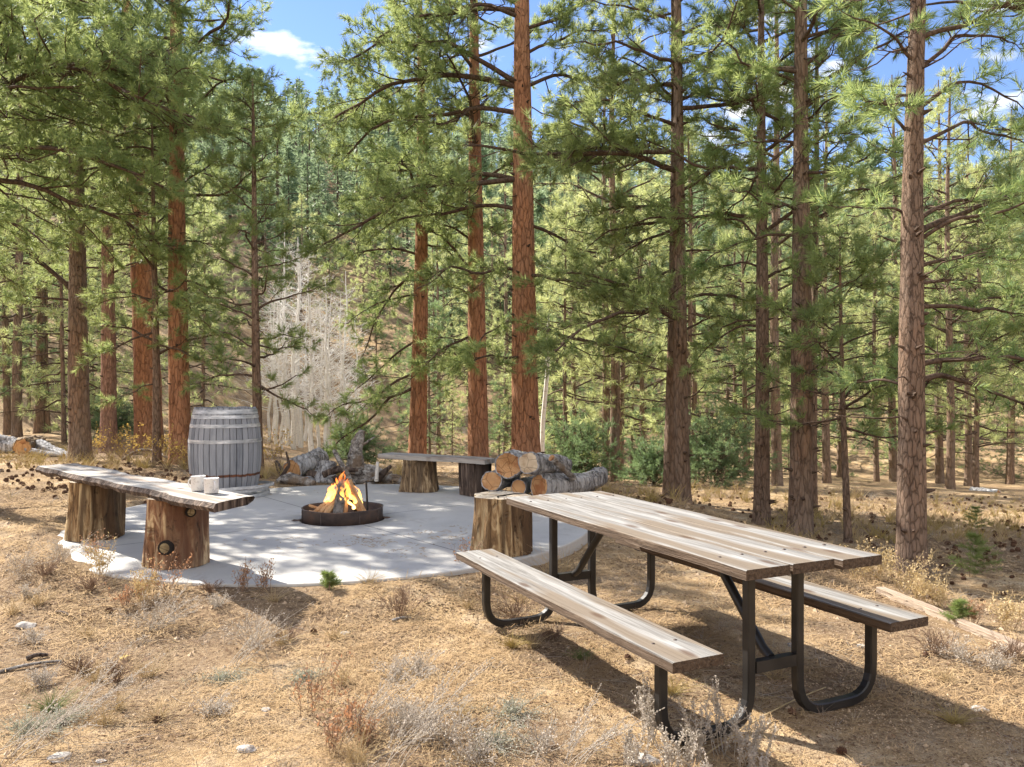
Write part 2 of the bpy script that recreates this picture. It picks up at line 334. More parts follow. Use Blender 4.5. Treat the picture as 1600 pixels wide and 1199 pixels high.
M['leaf_yellow'] = plain('leaf_yellow', (.50, .34, .09), (.56, .42, .16), 12, (.6, .42, .1))
M['rock'] = plain('rock', (.28, .25, .22), (.52, .49, .45), 7)
t = NT('aspen_bark'); f = t.noise(t.coord((8, 8, 22)), 1., 5, .7)
M['aspen'] = t.fin(t.ramp(f, (.3, (.28, .25, .21)), (.41, (.70, .67, .62)), (.8, (.82, .80, .76))), .8)

# ------------------------------------------------------------------ terrain
def sst(a, b, x): 
    x = np.clip((x-a)/(b-a), 0, 1); return x*x*(3-2*x)
def tz0(x, y):
    x = np.asarray(x, float); y = np.asarray(y, float)
    r = np.hypot(x, y); az = np.arctan2(x, np.maximum(y, 1e-3)); az = np.where(y < 0, np.sign(x)*1.2, az)
    dp = np.hypot((x+1.75)/2.55, (y-8.2)/2.70); z = .105*np.maximum((1-sst(1.02, 1.3, dp))*(1-.75*sst(-.8, .5, x)), sst(8.5, 11, y)*(1-sst(.2, 1.4, x)))
    z = z+.10*sst(2., 6, -x)*sst(5, 12, y)
    xt = 2.98-.22*(y-4.6)
    z = z-.32*sst(.1, 1.5, x-xt)*(1-sst(11, 15, y)*.2)*sst(-4, 1, y)
    rr = r
    sl = .085-.065*sst(.15, .42, -az)
    z = z-sl*np.clip(rr-12, 0, 24)
    up = .375-.13*sst(-.25, .55, az)
    st = 36-6*sst(.2, .5, -az)
    z = z+up*np.clip(rr-st, 0, 135)*(1+0*az)-.25*np.clip(rr-176, 0, 400)
    z = z+.8*np.sin(x*.11+1)*np.sin(y*.09)*sst(40, 70, rr)+2.0*np.sin(x*.045+y*.02)*sst(60, 120, rr)
    return z
def tz(x, y):
    return float(tz0(x, y))
def micro(x, y):
    r = math.hypot(x, y)
    return .018*fbm(x, y, 1.1, 4, 3.1)+.007*fbm(x, y, 9, 2, 7.7)+(0 if r < 15 else .25*fbm(x, y, .09, 3, 1.3)*min(1, (r-15)/20))
def gz(x, y): return tz(x, y)+micro(x, y)
rad = np.concatenate([[0.0], np.exp(np.linspace(math.log(.6), math.log(18), 330)), np.exp(np.linspace(math.log(18.5), math.log(520), 90))])
angs = np.concatenate([np.linspace(-1.0, 1.0, 330), np.linspace(1.0, 2*PI-1.0, 70)[1:-1]])
RR, AA = np.meshgrid(rad, angs, indexing='ij'); X = RR*np.sin(AA); Y = RR*np.cos(AA); Z = tz0(X, Y)
mic = np.array([[micro(X[i, j], Y[i, j]) for j in range(X.shape[1])] for i in range(X.shape[0])])
Z = Z+mic
PCX, PCY, PZ, PRX, PRY = -1.75, 8.2, .125, 2.55, 2.70
inp = ((X-PCX)/(PRX))**2+((Y-PCY)/(PRY))**2
Z = np.where(inp < .95, np.minimum(Z, PZ-.06), Z); Z = np.where((inp >= .95) & (inp < 1.1), np.minimum(Z, PZ-.02), Z)
spill = (inp > .84) & (inp < 1.25) & (X < -2.9) & (Y < 8.6)
Z = np.where(spill, np.maximum(Z, PZ-.03+.05*np.clip((inp-.84)/.14, 0, 1)*(1-.9*np.clip((X+3.6)/.7, 0, 1))+mic*1.6), Z)
GZ = Z.copy()
def ground_z(x, y):
    x = np.asarray(x, float); y = np.asarray(y, float); r = np.hypot(x, y); a_ = np.arctan2(x, y); a_ = np.where(a_ < -1, a_+2*PI, a_)
    i_ = np.clip(np.searchsorted(rad, r)-1, 0, len(rad)-2); j_ = np.clip(np.searchsorted(angs, a_)-1, 0, len(angs)-2)
    u = (r-rad[i_])/(rad[i_+1]-rad[i_]); v = (a_-angs[j_])/(angs[j_+1]-angs[j_])
    return GZ[i_, j_]*(1-u)*(1-v)+GZ[i_+1, j_]*u*(1-v)+GZ[i_, j_+1]*(1-u)*v+GZ[i_+1, j_+1]*u*v
mb = MB(); nr, na = X.shape
i = np.arange(nr-1)[:, None]*na; j = np.arange(na)[None, :]; j2 = (j+1) % na
mb.add(np.stack([X, Y, Z], -1), np.stack([i+j, i+j2, i+na+j2, i+na+j], -1).reshape(-1, 4))
g = mb.build('ground', M['ground']); tag(g, kind='structure')

# ------------------------------------------------------------------ patio
mb = MB(); n = 160; a = np.arange(n)*2*PI/n
prof = [(1.0, -.16), (1.0, -.014), (.9985, -.004), (.995, 0)]
Vp = np.array([[PRX*k*math.cos(t_), PRY*k*math.sin(t_), z_] for k, z_ in prof for t_ in a]); idx = np.arange(n)
for q in range(3): mb.add(Vp[q*n:(q+2)*n], np.stack([idx, (idx+1) % n, n+(idx+1) % n, n+idx], -1))
FX, FY = -1.70, 8.12
fr = (FX-PCX, FY-PCY)
ring0 = Vp[3*n:]; ring1 = np.array([[fr[0]+.42*math.cos(t_), fr[1]+.42*math.sin(t_), 0] for t_ in a])
mb.add(np.vstack([ring0, ring1]), np.stack([idx, (idx+1) % n, n+(idx+1) % n, n+idx], -1))
ring2 = ring1.copy(); ring2[:, 2] = -.12
mb.add(np.vstack([ring1, ring2]), np.stack([idx, (idx+1) % n, n+(idx+1) % n, n+idx], -1))
p = mb.build('patio', M['concrete'], smooth=False, loc=(PCX, PCY, PZ)); tag(p, kind='structure')

# ------------------------------------------------------------------ pines
def limb_paths(S, E, arc, rng, K=11, wob=.05):
    N = len(S); t_ = np.linspace(0, 1, K)[None, :, None]
    L = np.linalg.norm(E-S, axis=1)[:, None, None]
    P = S[:, None]*(1-t_)+E[:, None]*t_
    P[..., 2] += (arc[:, None]*L[:, 0]*4*(t_*(1-t_))[..., 0])
    for k in (1, 2, 3, 5):
        am = rng.normal(0, wob/k, (N, 1, 3))*L; ph = rng.uniform(0, 6.28, (N, 1, 1))
        P += am*(np.sin(t_*PI*k*1.3+ph)-np.sin(ph))*np.minimum(t_*2, 1)
    return P
def rand_perp(D, rng):
    r = rng.normal(0, 1, D.shape); r -= (r*D).sum(-1, keepdims=True)*D; return nrm(r)
def tuft_mesh(mb, Pt, D, rng, K=24, ln=.13, wd=.006, spread=(14, 78), m=0, axis=.13):
    N = len(Pt)
    if N == 0: return
    Dk = np.repeat(D[:, None], K, 1); s = rng.uniform(.75, 1.2, (N, 1))
    al = rng.uniform(0, 1, (N, K)); base = Pt[:, None]+Dk*((al-.4)*axis*s)[..., None]
    th = np.radians(spread[0]+(spread[1]-spread[0])*(1-al)*.7+rng.uniform(0, .3, (N, K))*(spread[1]-spread[0]))
    q = rand_perp(Dk, rng); dr = nrm(Dk*np.cos(th)[..., None]+q*np.sin(th)[..., None])
    tip = base+dr*(ln*s*rng.uniform(.75, 1.15, (N, K)))[..., None]
    side = rand_perp(dr, rng)*(wd/2)
    V = np.stack([base-side, base+side, tip], 2).reshape(-1, 3)
    mb.add(V, np.arange(len(V)).reshape(-1, 3), m)
def foliate(limbs, LR, wmb, cmb, rng, dens=1., tk=24, ln=.13, wd=.006, bare=.3, second=.5, spacing=.13, maxt=99999, wm=0, droop=0.1):
    """limbs[N,K,3], LR[N,K] -> secondary branches, twigs and needle tufts"""
    tubes(wmb, limbs, LR, 6, wm)
    N, K, _ = limbs.shape
    SL = []; SD = []; SLen = []; ST = []
    for i in range(N):
        L = np.linalg.norm(np.diff(limbs[i], axis=0), axis=1).sum()
        n2 = max(3, int(L/spacing*dens*.75)); t_ = np.sort(rng.uniform(.18, 1, n2))
        f_ = t_*(K-1); k0 = np.minimum(f_.astype(int), K-2); fr_ = (f_-k0)[:, None]
        P = limbs[i][k0]*(1-fr_)+limbs[i][k0+1]*fr_; T = nrm(limbs[i][k0+1]-limbs[i][k0])
        sg = np.where(np.arange(n2) % 2 == 0, 1, -1)*np.sign(rng.uniform(-.15, 1, n2))
        side = nrm(np.cross(T, np.array([0, 0, 1.]))+1e-4)*sg[:, None]
        an = np.radians(rng.uniform(30, 68, n2))[:, None]
        D = T*np.cos(an)+side*np.sin(an); D[:, 2] += rng.uniform(-.35, .45, n2); D = nrm(D)
        ln2 = L*second*(.30+.75*(1-t_))*rng.uniform(.45, 1.1, n2)
        ln2 = np.clip(ln2, .18, 1.5)
        SL.append(P); SD.append(D); SLen.append(ln2); ST.append(t_)
        SL.append(limbs[i][-1:]); SD.append(T[-1:]); SLen.append(np.array([.25])); ST.append(np.array([1.]))
    S = np.concatenate(SL); D = np.concatenate(SD); L2 = np.concatenate(SLen); T0 = np.concatenate(ST)
    E = S+D*L2[:, None]; P2 = limb_paths(S, E, rng.uniform(-.12, .06, len(S))-droop*.3, rng, 5, .06)
    tubes(wmb, P2, np.linspace(1, .35, 5)[None]*(.004+.011*L2[:, None]), 3, wm)
    n3 = np.maximum(2, (L2/.09*dens).astype(int)); ii = np.repeat(np.arange(len(S)), n3)
    t_ = rng.uniform(.25, 1, len(ii)); f_ = t_*4; k0 = np.minimum(f_.astype(int), 3); fr_ = (f_-k0)[:, None]
    P = P2[ii, k0]*(1-fr_)+P2[ii, k0+1]*fr_; T = nrm(P2[ii, k0+1]-P2[ii, k0])
    an = np.radians(rng.uniform(20, 65, len(ii)))[:, None]
    D3 = nrm(T*np.cos(an)+rand_perp(T, rng)*np.sin(an)+np.array([0, 0, .25])); L3 = rng.uniform(.08, .26, len(ii))*np.clip(L2[ii]/.6, .5, 1.2)
    E3 = P+D3*L3[:, None]; mid = (P+E3)/2+rng.normal(0, .12, P.shape)*L3[:, None]
    tubes(wmb, np.stack([P, mid, E3], 1), np.array([[1, .8, .5]])*np.full((len(ii), 1), .0038), 3, wm)
    prog = T0[ii]*.55+t_*.45+rng.normal(0, .07, len(ii)); leafy = prog > bare
    Pt = E3[leafy]; Dt = nrm(E3-mid)[leafy]
    tp = P2[:, -1]; tD = nrm(P2[:, -1]-P2[:, -2]); lf = T0 > bare*.7
    Pt = np.concatenate([Pt, tp[lf]]); Dt = np.concatenate([Dt, tD[lf]])
    if len(Pt) > maxt:
        k = rng.choice(len(Pt), maxt, False); Pt = Pt[k]; Dt = Dt[k]
    tuft_mesh(cmb, Pt, Dt, rng, tk, ln, wd)
    return len(Pt)
def trunk_mesh(H, r0, path, rng, rough=.06, sides=26, dz=.07, topfrac=.12):
    """path(z)->x,y offset"""
    n = max(10, int(H/dz)); z = np.linspace(-.25, H, n); a = np.arange(sides)*2*PI/sides
    t_ = np.clip(z/H, 0, 1); r = r0*((1-t_)**.75*(1-topfrac)+topfrac)*(1+.35*np.exp(-np.clip(z+.05, 0, 9)/.16))
    cx, cy = path(z); seed = rng.uniform(0, 50)
    rr = np.empty((n, sides))
    for i_ in range(n):
        for j_ in range(sides):
            q = Vector((math.cos(a[j_])*2.4, math.sin(a[j_])*2.4, z[i_]*1.1+seed))
            rr[i_, j_] = 1+rough*(mnoise.noise(q*1.2)+.8*mnoise.noise(Vector((q.x*3.1, q.y*3.1, q.z*2.6))))
    R = r[:, None]*rr
    V = np.stack([cx[:, None]+R*np.cos(a), cy[:, None]+R*np.sin(a), np.broadcast_to(z[:, None], R.shape)], -1)
    mb = MB(); i_ = np.arange(n-1)[:, None]*sides; j_ = np.arange(sides)[None]; j2 = (j_+1) % sides
    mb.add(V, np.stack([i_+j_, i_+j2, i_+sides+j2, i_+sides+j_], -1).reshape(-1, 4))
    return mb, (lambda zz: np.interp(zz, z, r))
def main_pine(px, d, diam, H, label, lean=0., mat='bark_brown', limbs=(), rnd=18, crown0=.3, crownL=2.4, seed=1, ncol='needle',
              tk=38, knots=8, bare=.22, tuft=.118, dens=1.1, name='pine_tree', narrow=False, ybow=0., avoid=None):
    """px: photo column of the base, d: distance; limbs: (py0, px1, py1, depth shift, arc)"""
    rng = np.random.default_rng(seed)
    x, y = (px-800)*d/F, d; z0 = tz(x, y)-.02
    root = empty(name, (x, y, z0), label, 'tree')
    bow = rng.uniform(-.14, .14)
    def path(z):
        z = np.asarray(z, float); t_ = np.clip(z/8, 0, 3)
        return lean*z+bow*np.sin(t_*2.3)*.8, ybow*z+.05*np.sin(z*.7+seed)
    tm, rad_ = trunk_mesh(H, diam/2, path, rng, sides=28 if diam > .2 else 16)
    def pyz(py, dd=d): return CAMH-(py-HZ)*dd/F-z0
    S = []; E = []; A = []; R0 = []
    for (py0, px1, py1, dy, arc) in limbs:
        zs = pyz(py0); cx, cy = path(zs); S.append([cx, cy, zs]); dd = d+dy
        E.append([(px1-800)*dd/F-x, dy, CAMH-(py1-HZ)*dd/F-z0]); A.append(arc)
    lim = len(S)
    for q in range(rnd):
        zf = crown0+(1-crown0)*((q+.5)/rnd)**.9; zs = H*min(zf, .985); cx, cy = path(zs); az = q*2.4+rng.uniform(-.5, .5)
        if avoid and avoid(az % (2*PI)): continue
        prof = 1-.75*((zf-crown0)/(1-crown0))**1.3
        Lr = crownL*prof*rng.uniform(.65, 1.15)
        el = rng.uniform(-.15, .35)+.3*zf
        S.append([cx, cy, zs]); E.append([cx+Lr*math.cos(az)*math.cos(el), cy+Lr*math.sin(az)*math.cos(el), zs+Lr*math.sin(el)]); A.append(rng.uniform(-.12, .14))
    S = np.array(S, float); E = np.array(E, float); A = np.array(A, float)
    P = limb_paths(S, E, A, rng, 12, .035)
    L = np.linalg.norm(E-S, axis=1); r0 = np.minimum(.009+.0125*L, rad_(S[:, 2])*.55)
    wmb, cmb = MB(), MB()
    nt_ = foliate(P, r0[:, None]*np.linspace(1, .28, 12)[None]**.9, wmb, cmb, rng, dens, tk, tuft, .0098 if d > 9 else .0072, bare)
    # dark knots and short broken stubs on the trunk
    for q in range(knots):
        zs = rng.uniform(.25, min(H*.6, 6.5)); az = rng.uniform(PI*1.05, PI*1.95); cx, cy = path(zs); rr_ = rad_(zs)
        dv = np.array([math.cos(az), math.sin(az), .2]); p0 = np.array([cx, cy, zs])+dv*rr_*.8
        tubes(wmb, np.array([p0, p0+dv*(rr_*.3+.02), p0+dv*(rr_*.3+rng.uniform(.03, .10))]), np.array([.027, .017, .005])*rng.uniform(.6, 1.1), 6)
    for q in range(int(knots*.8)):
        zs = rng.uniform(1.2, H*.7); az = rng.uniform(0, 2*PI); cx, cy = path(zs); dv = np.array([math.cos(az), math.sin(az), rng.uniform(-.3, .3)]); ll = rng.uniform(.2, .8)
        Pp = limb_paths(np.array([[cx, cy, zs]]), np.array([[cx, cy, zs]])+dv*ll, np.array([rng.uniform(-.2, .2)]), rng, 7, .06)
        tubes(wmb, Pp, np.linspace(.011, .003, 7)[None], 4)
    tm.join(wmb, 1).build('trunk', [M[mat], M['limb']], root)
    cmb.build('crown', M[ncol], root, smooth=False)
    return root

TREES = [
 dict(px=128, d=14.2, diam=.36, H=10, lean=-.008, mat='bark_brown', seed=11, rnd=20, crown0=.42, crownL=2.6, knots=12,
  label='brown pine trunk with a low forked limb reaching left, left of the log bench',
  limbs=[(470, -20, 470, -.5, .04), (465, -60, 330, .5, .1), (400, 70, 340, -.4, -.05), (360, 230, 300, -.6, .08), (300, 20, 280, .3, .08), (250, 260, 200, -.5, .1), (180, -30, 120, -.6, .08), (140, 250, 60, .3, .08), (90, 0, 20, -.5, .05), (60, 230, 10, -.4, .06), (220, 0, 210, .2, .08), (270, 250, 260, .5, .1), (340, 240, 370, .3, .05), (30, 130, -20, -.8, .05), (150, 170, 90, 1., .05), (200, 180, 170, -1., .05)]),
 dict(px=171, d=16.4, diam=.32, H=9.5, lean=-.002, mat='bark_pink', seed=12, rnd=12, crown0=.42, crownL=2.0, knots=4,
  label='smooth pale pinkish pine trunk between two rougher brown pines at the left', limbs=[(420, 60, 430, 0, .05), (430, 260, 400, 0, .05)]),
 dict(px=232, d=17.0, diam=.58, H=11, lean=-.055, mat='bark_orange', seed=13, rnd=14, crown0=.5, crownL=2.6, knots=3,
  label='thick orange plated pine trunk standing behind the thin dark one, left of the barrel', limbs=[(400, 120, 400, 0, .05), (330, 330, 340, 0, .05), (380, 300, 430, .3, .05)]),
 dict(px=243, d=13.2, diam=.145, H=5.6, lean=-.02, mat='bark_dark', seed=14, rnd=22, crown0=.30, crownL=1.25, knots=3, dens=.9, bare=.25,
  label='thin dark young pine in front of the thick orange trunk', limbs=[(520, 150, 560, -.2, .08), (540, 330, 560, -.3, .05), (470, 160, 470, -.2, .08), (600, 190, 620, -.3, .05)]),
 dict(px=281, d=13.4, diam=.36, H=10.5, lean=-.017, mat='bark_orange', seed=15, rnd=18, crown0=.40, crownL=2.5, knots=8,
  label='bright orange pine trunk just left of the wine barrel',
  limbs=[(440, 360, 470, -.4, .08), (470, 330, 520, -.6, .05), (380, 350, 400, -.3, .12), (300, 345, 260, .2, .15), (200, 380, 130, -.3, .12), (250, 150, 230, -.4, .08), (120, 370, 40, 0, .08), (60, 360, 90, .2, .1), (330, 170, 350, -.3, .1), (90, 170, 60, -.4, .06), (150, 340, 110, .6, .08), (20, 330, -10, -.4, .05), (180, 200, 160, .8, .05)]),
 dict(px=405, d=12.4, diam=.155, H=6.1, lean=-.022, mat='bark_dark', seed=16, rnd=38, crown0=.20, crownL=.95, knots=3, dens=.8, bare=.35,
  label='slender young pine with a pointed top rising behind the barrel', limbs=[(600, 480, 640, -.3, -.02), (540, 470, 545, 0, .02)]),
 dict(px=652, d=14.4, diam=.33, H=9, lean=.0, mat='bark_orange', seed=17, rnd=20, crown0=.46, crownL=2.0, knots=6,
  label='orange pine trunk rising behind the left stump of the far bench',
  limbs=[(460, 560, 500, -.3, .08), (420, 560, 560, .2, .15), (400, 530, 400, .2, .1), (530, 560, 600, 0, .05), (350, 540, 330, .2, .1), (380, 740, 420, .3, .06), (580, 520, 640, -.4, .03), (600, 520, 700, -.5, .03)]),
 dict(px=748, d=14.0, diam=.37, H=10, lean=-.008, mat='bark_orange', seed=18, rnd=20, crown0=.48, crownL=2.2, knots=8,
  label='scaly brown pine trunk rising behind the right stump of the far bench',
  limbs=[(520, 640, 600, -.3, .06), (470, 660, 430, -.2, .05), (430, 660, 350, .2, .08), (380, 640, 340, .3, .1), (490, 700, 590, .2, .03), (330, 640, 260, 0, .12)]),
 dict(px=822, d=12.9, diam=.46, H=11, lean=-.007, mat='bark_orange', seed=19, rnd=12, crown0=.62, crownL=2.6, knots=16, tk=44, tuft=.125,
  label='tallest thick orange pine trunk at the centre, directly behind the log pile',
  limbs=[(135, 540, 100, -.5, .10), (140, 500, 190, -.2, .12), (180, 560, 250, .3, .12), (285, 560, 300, -.6, .10), (280, 520, 400, -.7, .08), (20, 560, 60, -.3, .08), (30, 620, 20, -1, .06),
         (425, 640, 470, -.5, .14), (430, 1000, 470, -1.2, .04), (500, 720, 540, -.5, .06), (140, 1000, 120, .3, .08), (250, 960, 230, -1.2, -.02), (240, 900, 180, -1.0, .0), (510, 1010, 560, -1.0, .04), (560, 730, 580, -.9, .1), (90, 960, 50, -.5, .06), (330, 600, 360, .4, .1), (350, 960, 400, .7, .03)]),
 dict(px=1068, d=11.2, diam=.225, H=9.6, lean=-.006, mat='bark_brown', seed=20, rnd=16, crown0=.55, crownL=2.1, knots=16, tk=44, tuft=.125,
  label='front one of the close pair of pines behind the far end of the picnic table',
  limbs=[(240, 840, 250, -.9, .03), (270, 740, 235, -1.2, .04), (330, 900, 330, .2, .10), (350, 930, 380, .3, .10), (200, 900, 160, -.5, .06), (100, 900, 60, -.2, .06), (60, 1180, 20, .2, .06), (480, 870, 545, -1.4, .05), (500, 880, 470, -1.2, .02), (470, 1190, 480, .6, .10), (520, 1150, 500, .3, .08), (300, 1200, 300, .4, .1), (160, 1180, 150, .4, .06), (420, 960, 460, -.5, .05)]),
 dict(px=1047, d=12.2, diam=.215, H=9, lean=.001, mat='bark_brown', seed=21, rnd=16, crown0=.52, crownL=1.7, knots=8,
  label='rear one of the close pair of pines, half hidden by its neighbour', limbs=[(360, 930, 420, .3, .06), (400, 1140, 390, .5, .06)]),
 dict(px=1190, d=10.4, diam=.205, H=8, lean=.006, mat='bark_dark', seed=22, rnd=24, crown0=.45, crownL=1.6, knots=12,
  label='dark pine trunk with many bare twigs, left of the knotty grey brown one',
  limbs=[(500, 1120, 530, .2, .1), (510, 1090, 560, .3, .14), (420, 1100, 420, .4, .1), (560, 1140, 590, .2, .05), (380, 1110, 330, .3, .1), (440, 1300, 420, .3, .1), (480, 1290, 500, .4, .1)]),
 dict(px=1248, d=9.6, diam=.28, H=9, lean=.0, mat='bark_brown', seed=23, rnd=14, crown0=.56, crownL=2.0, knots=22, tk=40,
  label='knotty reddish brown pine trunk behind the middle of the picnic table',
  limbs=[(110, 1130, 60, -.3, -.08), (130, 1120, 110, .3, .1), (110, 1340, 30, -.2, .05), (230, 1330, 210, -.5, .05), (225, 1140, 230, .3, .08), (215, 1130, 340, .5, .1), (270, 1390, 250, -.8, .02), (20, 1180, -20, 0, .05), (320, 1340, 320, .3, .05), (370, 1120, 400, .4, .12), (60, 1390, 60, .3, .1), (330, 1160, 300, -.5, .05)]),
 dict(px=1420, d=7.3, diam=.262, H=7.6, lean=.026, mat='bark_dark', seed=24, rnd=10, crown0=.62, crownL=1.6, knots=26, tk=40, bare=.40,
  label='near scaly pine trunk at the right, beside the end of the picnic table',
  limbs=[(95, 1330, 30, -.2, .02), (110, 1590, 80, .3, .12), (170, 1590, 160, .2, .1), (215, 1340, 150, .1, .06), (225, 1590, 215, .3, .05), (340, 1330, 330, .2, .1), (350, 1590, 330, .4, .14), (370, 1640, 345, .8, .12),
         (420, 1580, 415, .3, .06), (445, 1560, 440, .2, .04), (480, 1590, 500, .5, .04), (575, 1640, 570, .6, .08), (600, 1650, 640, .5, .12), (150, 1390, 160, -.5, .05), (160, 1350, 165, -.5, .02), (610, 1340, 600, .6, .12), (380, 1640, 300, -.2, .05)]),
 dict(px=1325, d=9.2, diam=.085, H=3.5, lean=-.004, mat='bark_dark', seed=25, rnd=26, crown0=.36, crownL=1.05, knots=2, bare=.12, tuft=.11,
  label='small young pine with a low layered crown between the two big right pines', limbs=[(640, 1400, 640, -.1, .05), (600, 1400, 590, 0, .05), (560, 1250, 590, 0, .05)]),
 dict(px=1272, d=11.4, diam=.12, H=8, lean=.004, mat='bark_dark', seed=26, rnd=20, crown0=.5, crownL=1.2, knots=4,
  label='thin dark pine trunk just right of and behind the knotty reddish one', limbs=()),
 dict(px=-190, d=11.3, diam=.34, H=7.5, lean=.0, mat='bark_brown', seed=27, rnd=5, crown0=.6, crownL=2.0, knots=6, tk=44, tuft=.125, bare=.25,
  label='near pine whose long dark limbs reach in over the top left corner',
  limbs=[(150, 330, 210, .6, .10), (120, 240, 90, -.1, .06), (240, 220, 300, .3, .1), (330, 60, 400, .2, .08), (60, 150, 20, .3, .05), (180, 350, 130, 1.6, .08), (390, 20, 440, .5, .1), (-30, 300, -10, .5, .05), (280, 310, 360, 1.0, .1), (170, 100, 160, -.3, .05)]),
 dict(px=1760, d=9.0, diam=.3, H=10, lean=.0, mat='bark_brown', seed=28, rnd=14, crown0=.5, crownL=2.2, knots=6,
  label='pine outside the right edge whose green limbs reach in at the far right',
  limbs=[(420, 1540, 400, .5, .05), (470, 1530, 470, .3, .05), (520, 1540, 540, .4, .05), (300, 1540, 300, .2, .05), (350, 1500, 350, .3, .05), (200, 1560, 200, .2, .05)]),
]
for T in TREES:
    T = dict(T)
    main_pine(**T)

# ---- woods behind: prototypes, then copies that share mesh data
def small_pine(H, diam, crown0, Lr, nl, seed, ncol, spruce=False, bare=.2, tk=18, tuft=.17, wd=.014, mat='bark_brown', maxt=2600):
    rng = np.random.default_rng(seed)
    root = empty('pine_tree', (0, 0, 0), 'x', 'tree')
    tm, rad_ = trunk_mesh(H, diam/2, lambda z: (.04*np.sin(np.asarray(z)*.6+seed), .04*np.cos(np.asarray(z)*.5+seed)), rng, sides=10, dz=.3)
    zf = crown0+(1-crown0)*((np.arange(nl)+.5)/nl)**.95; az = np.arange(nl)*2.4+rng.uniform(-.5, .5, nl)
    tt = (zf-crown0)/(1-crown0)
    L = Lr*((1-tt)**.9*.95+.08 if spruce else np.sin(np.clip(tt*.85+.22, 0, 1)*PI)**.7)*rng.uniform(.6, 1.2, nl)
    el = (rng.uniform(-.35, .05, nl)+.4*tt) if spruce else rng.uniform(-.15, .4, nl)+.3*tt
    S = np.stack([0*az, 0*az, zf*H*.985], -1); E = S+np.stack([np.cos(az)*np.cos(el), np.sin(az)*np.cos(el), np.sin(el)], -1)*L[:, None]
    P = limb_paths(S, E, rng.uniform(-.1, .12, nl), rng, 6, .03)
    wmb, cmb = MB(), MB()
    foliate(P, (.008+.012*L)[:, None]*np.linspace(1, .3, 6)[None], wmb, cmb, rng, .62, tk, tuft, wd, bare, second=.5, spacing=.2, maxt=maxt)
    tm.join(wmb, 1).build('trunk', [M[mat], M['limb']], root); cmb.build('crown', M[ncol], root, smooth=False)
    return root
rngw = np.random.default_rng(5)
protos = [small_pine(11, .22, .16, 2.2, 40, 101, 'needle_far'), small_pine(9, .17, .10, 2.0, 44, 102, 'needle_far'),
          small_pine(13, .26, .26, 2.4, 46, 103, 'needle_far'), small_pine(7, .12, .08, 1.6, 44, 104, 'needle_far', True),
          small_pine(5, .09, .04, 1.4, 36, 105, 'needle_blue', True, bare=.05), small_pine(9, .16, .12, 1.8, 50, 106, 'needle_blue', True, bare=.12)]
used = [False]*len(protos)
def place_proto(k, x, y, label, group, sc=1.):
    rz = rngw.uniform(0, 6.28); loc = (x, y, gz(x, y)-.03)
    if not used[k]:
        used[k] = True; o = protos[k]; o.location = loc; o.rotation_euler = (0, 0, rz); o.scale = (sc, sc, sc); o['label'] = label; o['group'] = group
    else: copy_thing(protos[k], loc, rz, sc, label, group)
# trunks one can pick out between the near pines: (px, distance, prototype)
picks = [(10, 24, 0, 'slim pine at the left edge on the sunlit slope', 'slim pines at the left edge'), (29, 22, 2, 'second slim pine from the left edge, reddish', 'slim pines at the left edge'), (74, 25, 5, 'very thin dark pine between the left edge and the first thick trunk', 'slim pines at the left edge'), (98, 20, 3, 'short dark pine left of the first thick brown trunk', 'slim pines at the left edge'),
 (945, 21, 0, 'left trunk of the cluster behind the root end of the log pile', 'pine cluster behind the log pile'), (959, 20, 2, 'thickest trunk of the cluster behind the root end of the log pile', 'pine cluster behind the log pile'), (972, 22, 1, 'right trunk of the cluster behind the root end of the log pile', 'pine cluster behind the log pile'),
 (1002, 24, 1, 'thin pine trunk left of the close pair behind the picnic table', 'thin pines between the big trunks'), (1162, 24, 1, 'thin reddish pine left of the dark twiggy trunk', 'thin pines between the big trunks'), (1212, 19, 2, 'thick rusty trunk showing between the dark and the knotty pines', 'thin pines between the big trunks'),
 (1290, 22, 0, 'straight brown pine right of the knotty trunk, in the woods', 'thin pines between the big trunks'), (1312, 27, 1, 'distant pine with forked crown seen left of the small young pine', 'thin pines between the big trunks'), (1368, 24, 5, 'thin pine seen left of the near scaly trunk', 'thin pines between the big trunks'),
 (1467, 26, 2, 'pine behind the near scaly trunk, first to its right', 'pines on the far edge of the clearing'), (1483, 21, 0, 'dark slim trunk at the clearing edge, second right of the near scaly trunk', 'pines on the far edge of the clearing'), (1511, 25, 0, 'trunk at the clearing edge left of a reddish slim one', 'pines on the far edge of the clearing'), (1527, 22, 1, 'reddish slim trunk at the clearing edge', 'pines on the far edge of the clearing'), (1580, 28, 2, 'trunk at the clearing edge close to the right edge', 'pines on the far edge of the clearing')]
for px, d, k, lb, gr in picks: place_proto(k, (px-800)*d/F, d, lb, gr)
cy = 0
while cy < 55:
    u = rngw.uniform(-.75, .78); d = rngw.uniform(24, 52)
    if -.38 < u < -.14: continue
    if u > .3 and d < 29: continue
    zl = [z for z in (('left', -1, -.14, 'young bushy conifer in the understorey on the left slope', 'young conifers on the left slope'), ('right', -.14, 1, 'young bushy conifer in the understorey beyond the patio and table', 'young conifers beyond the patio and table')) if z[1] <= u < z[2]][0]
    place_proto(int(rngw.choice([3, 4, 4, 5])), u*d, d, zl[3], zl[4], rngw.uniform(.3, .62)); cy += 1
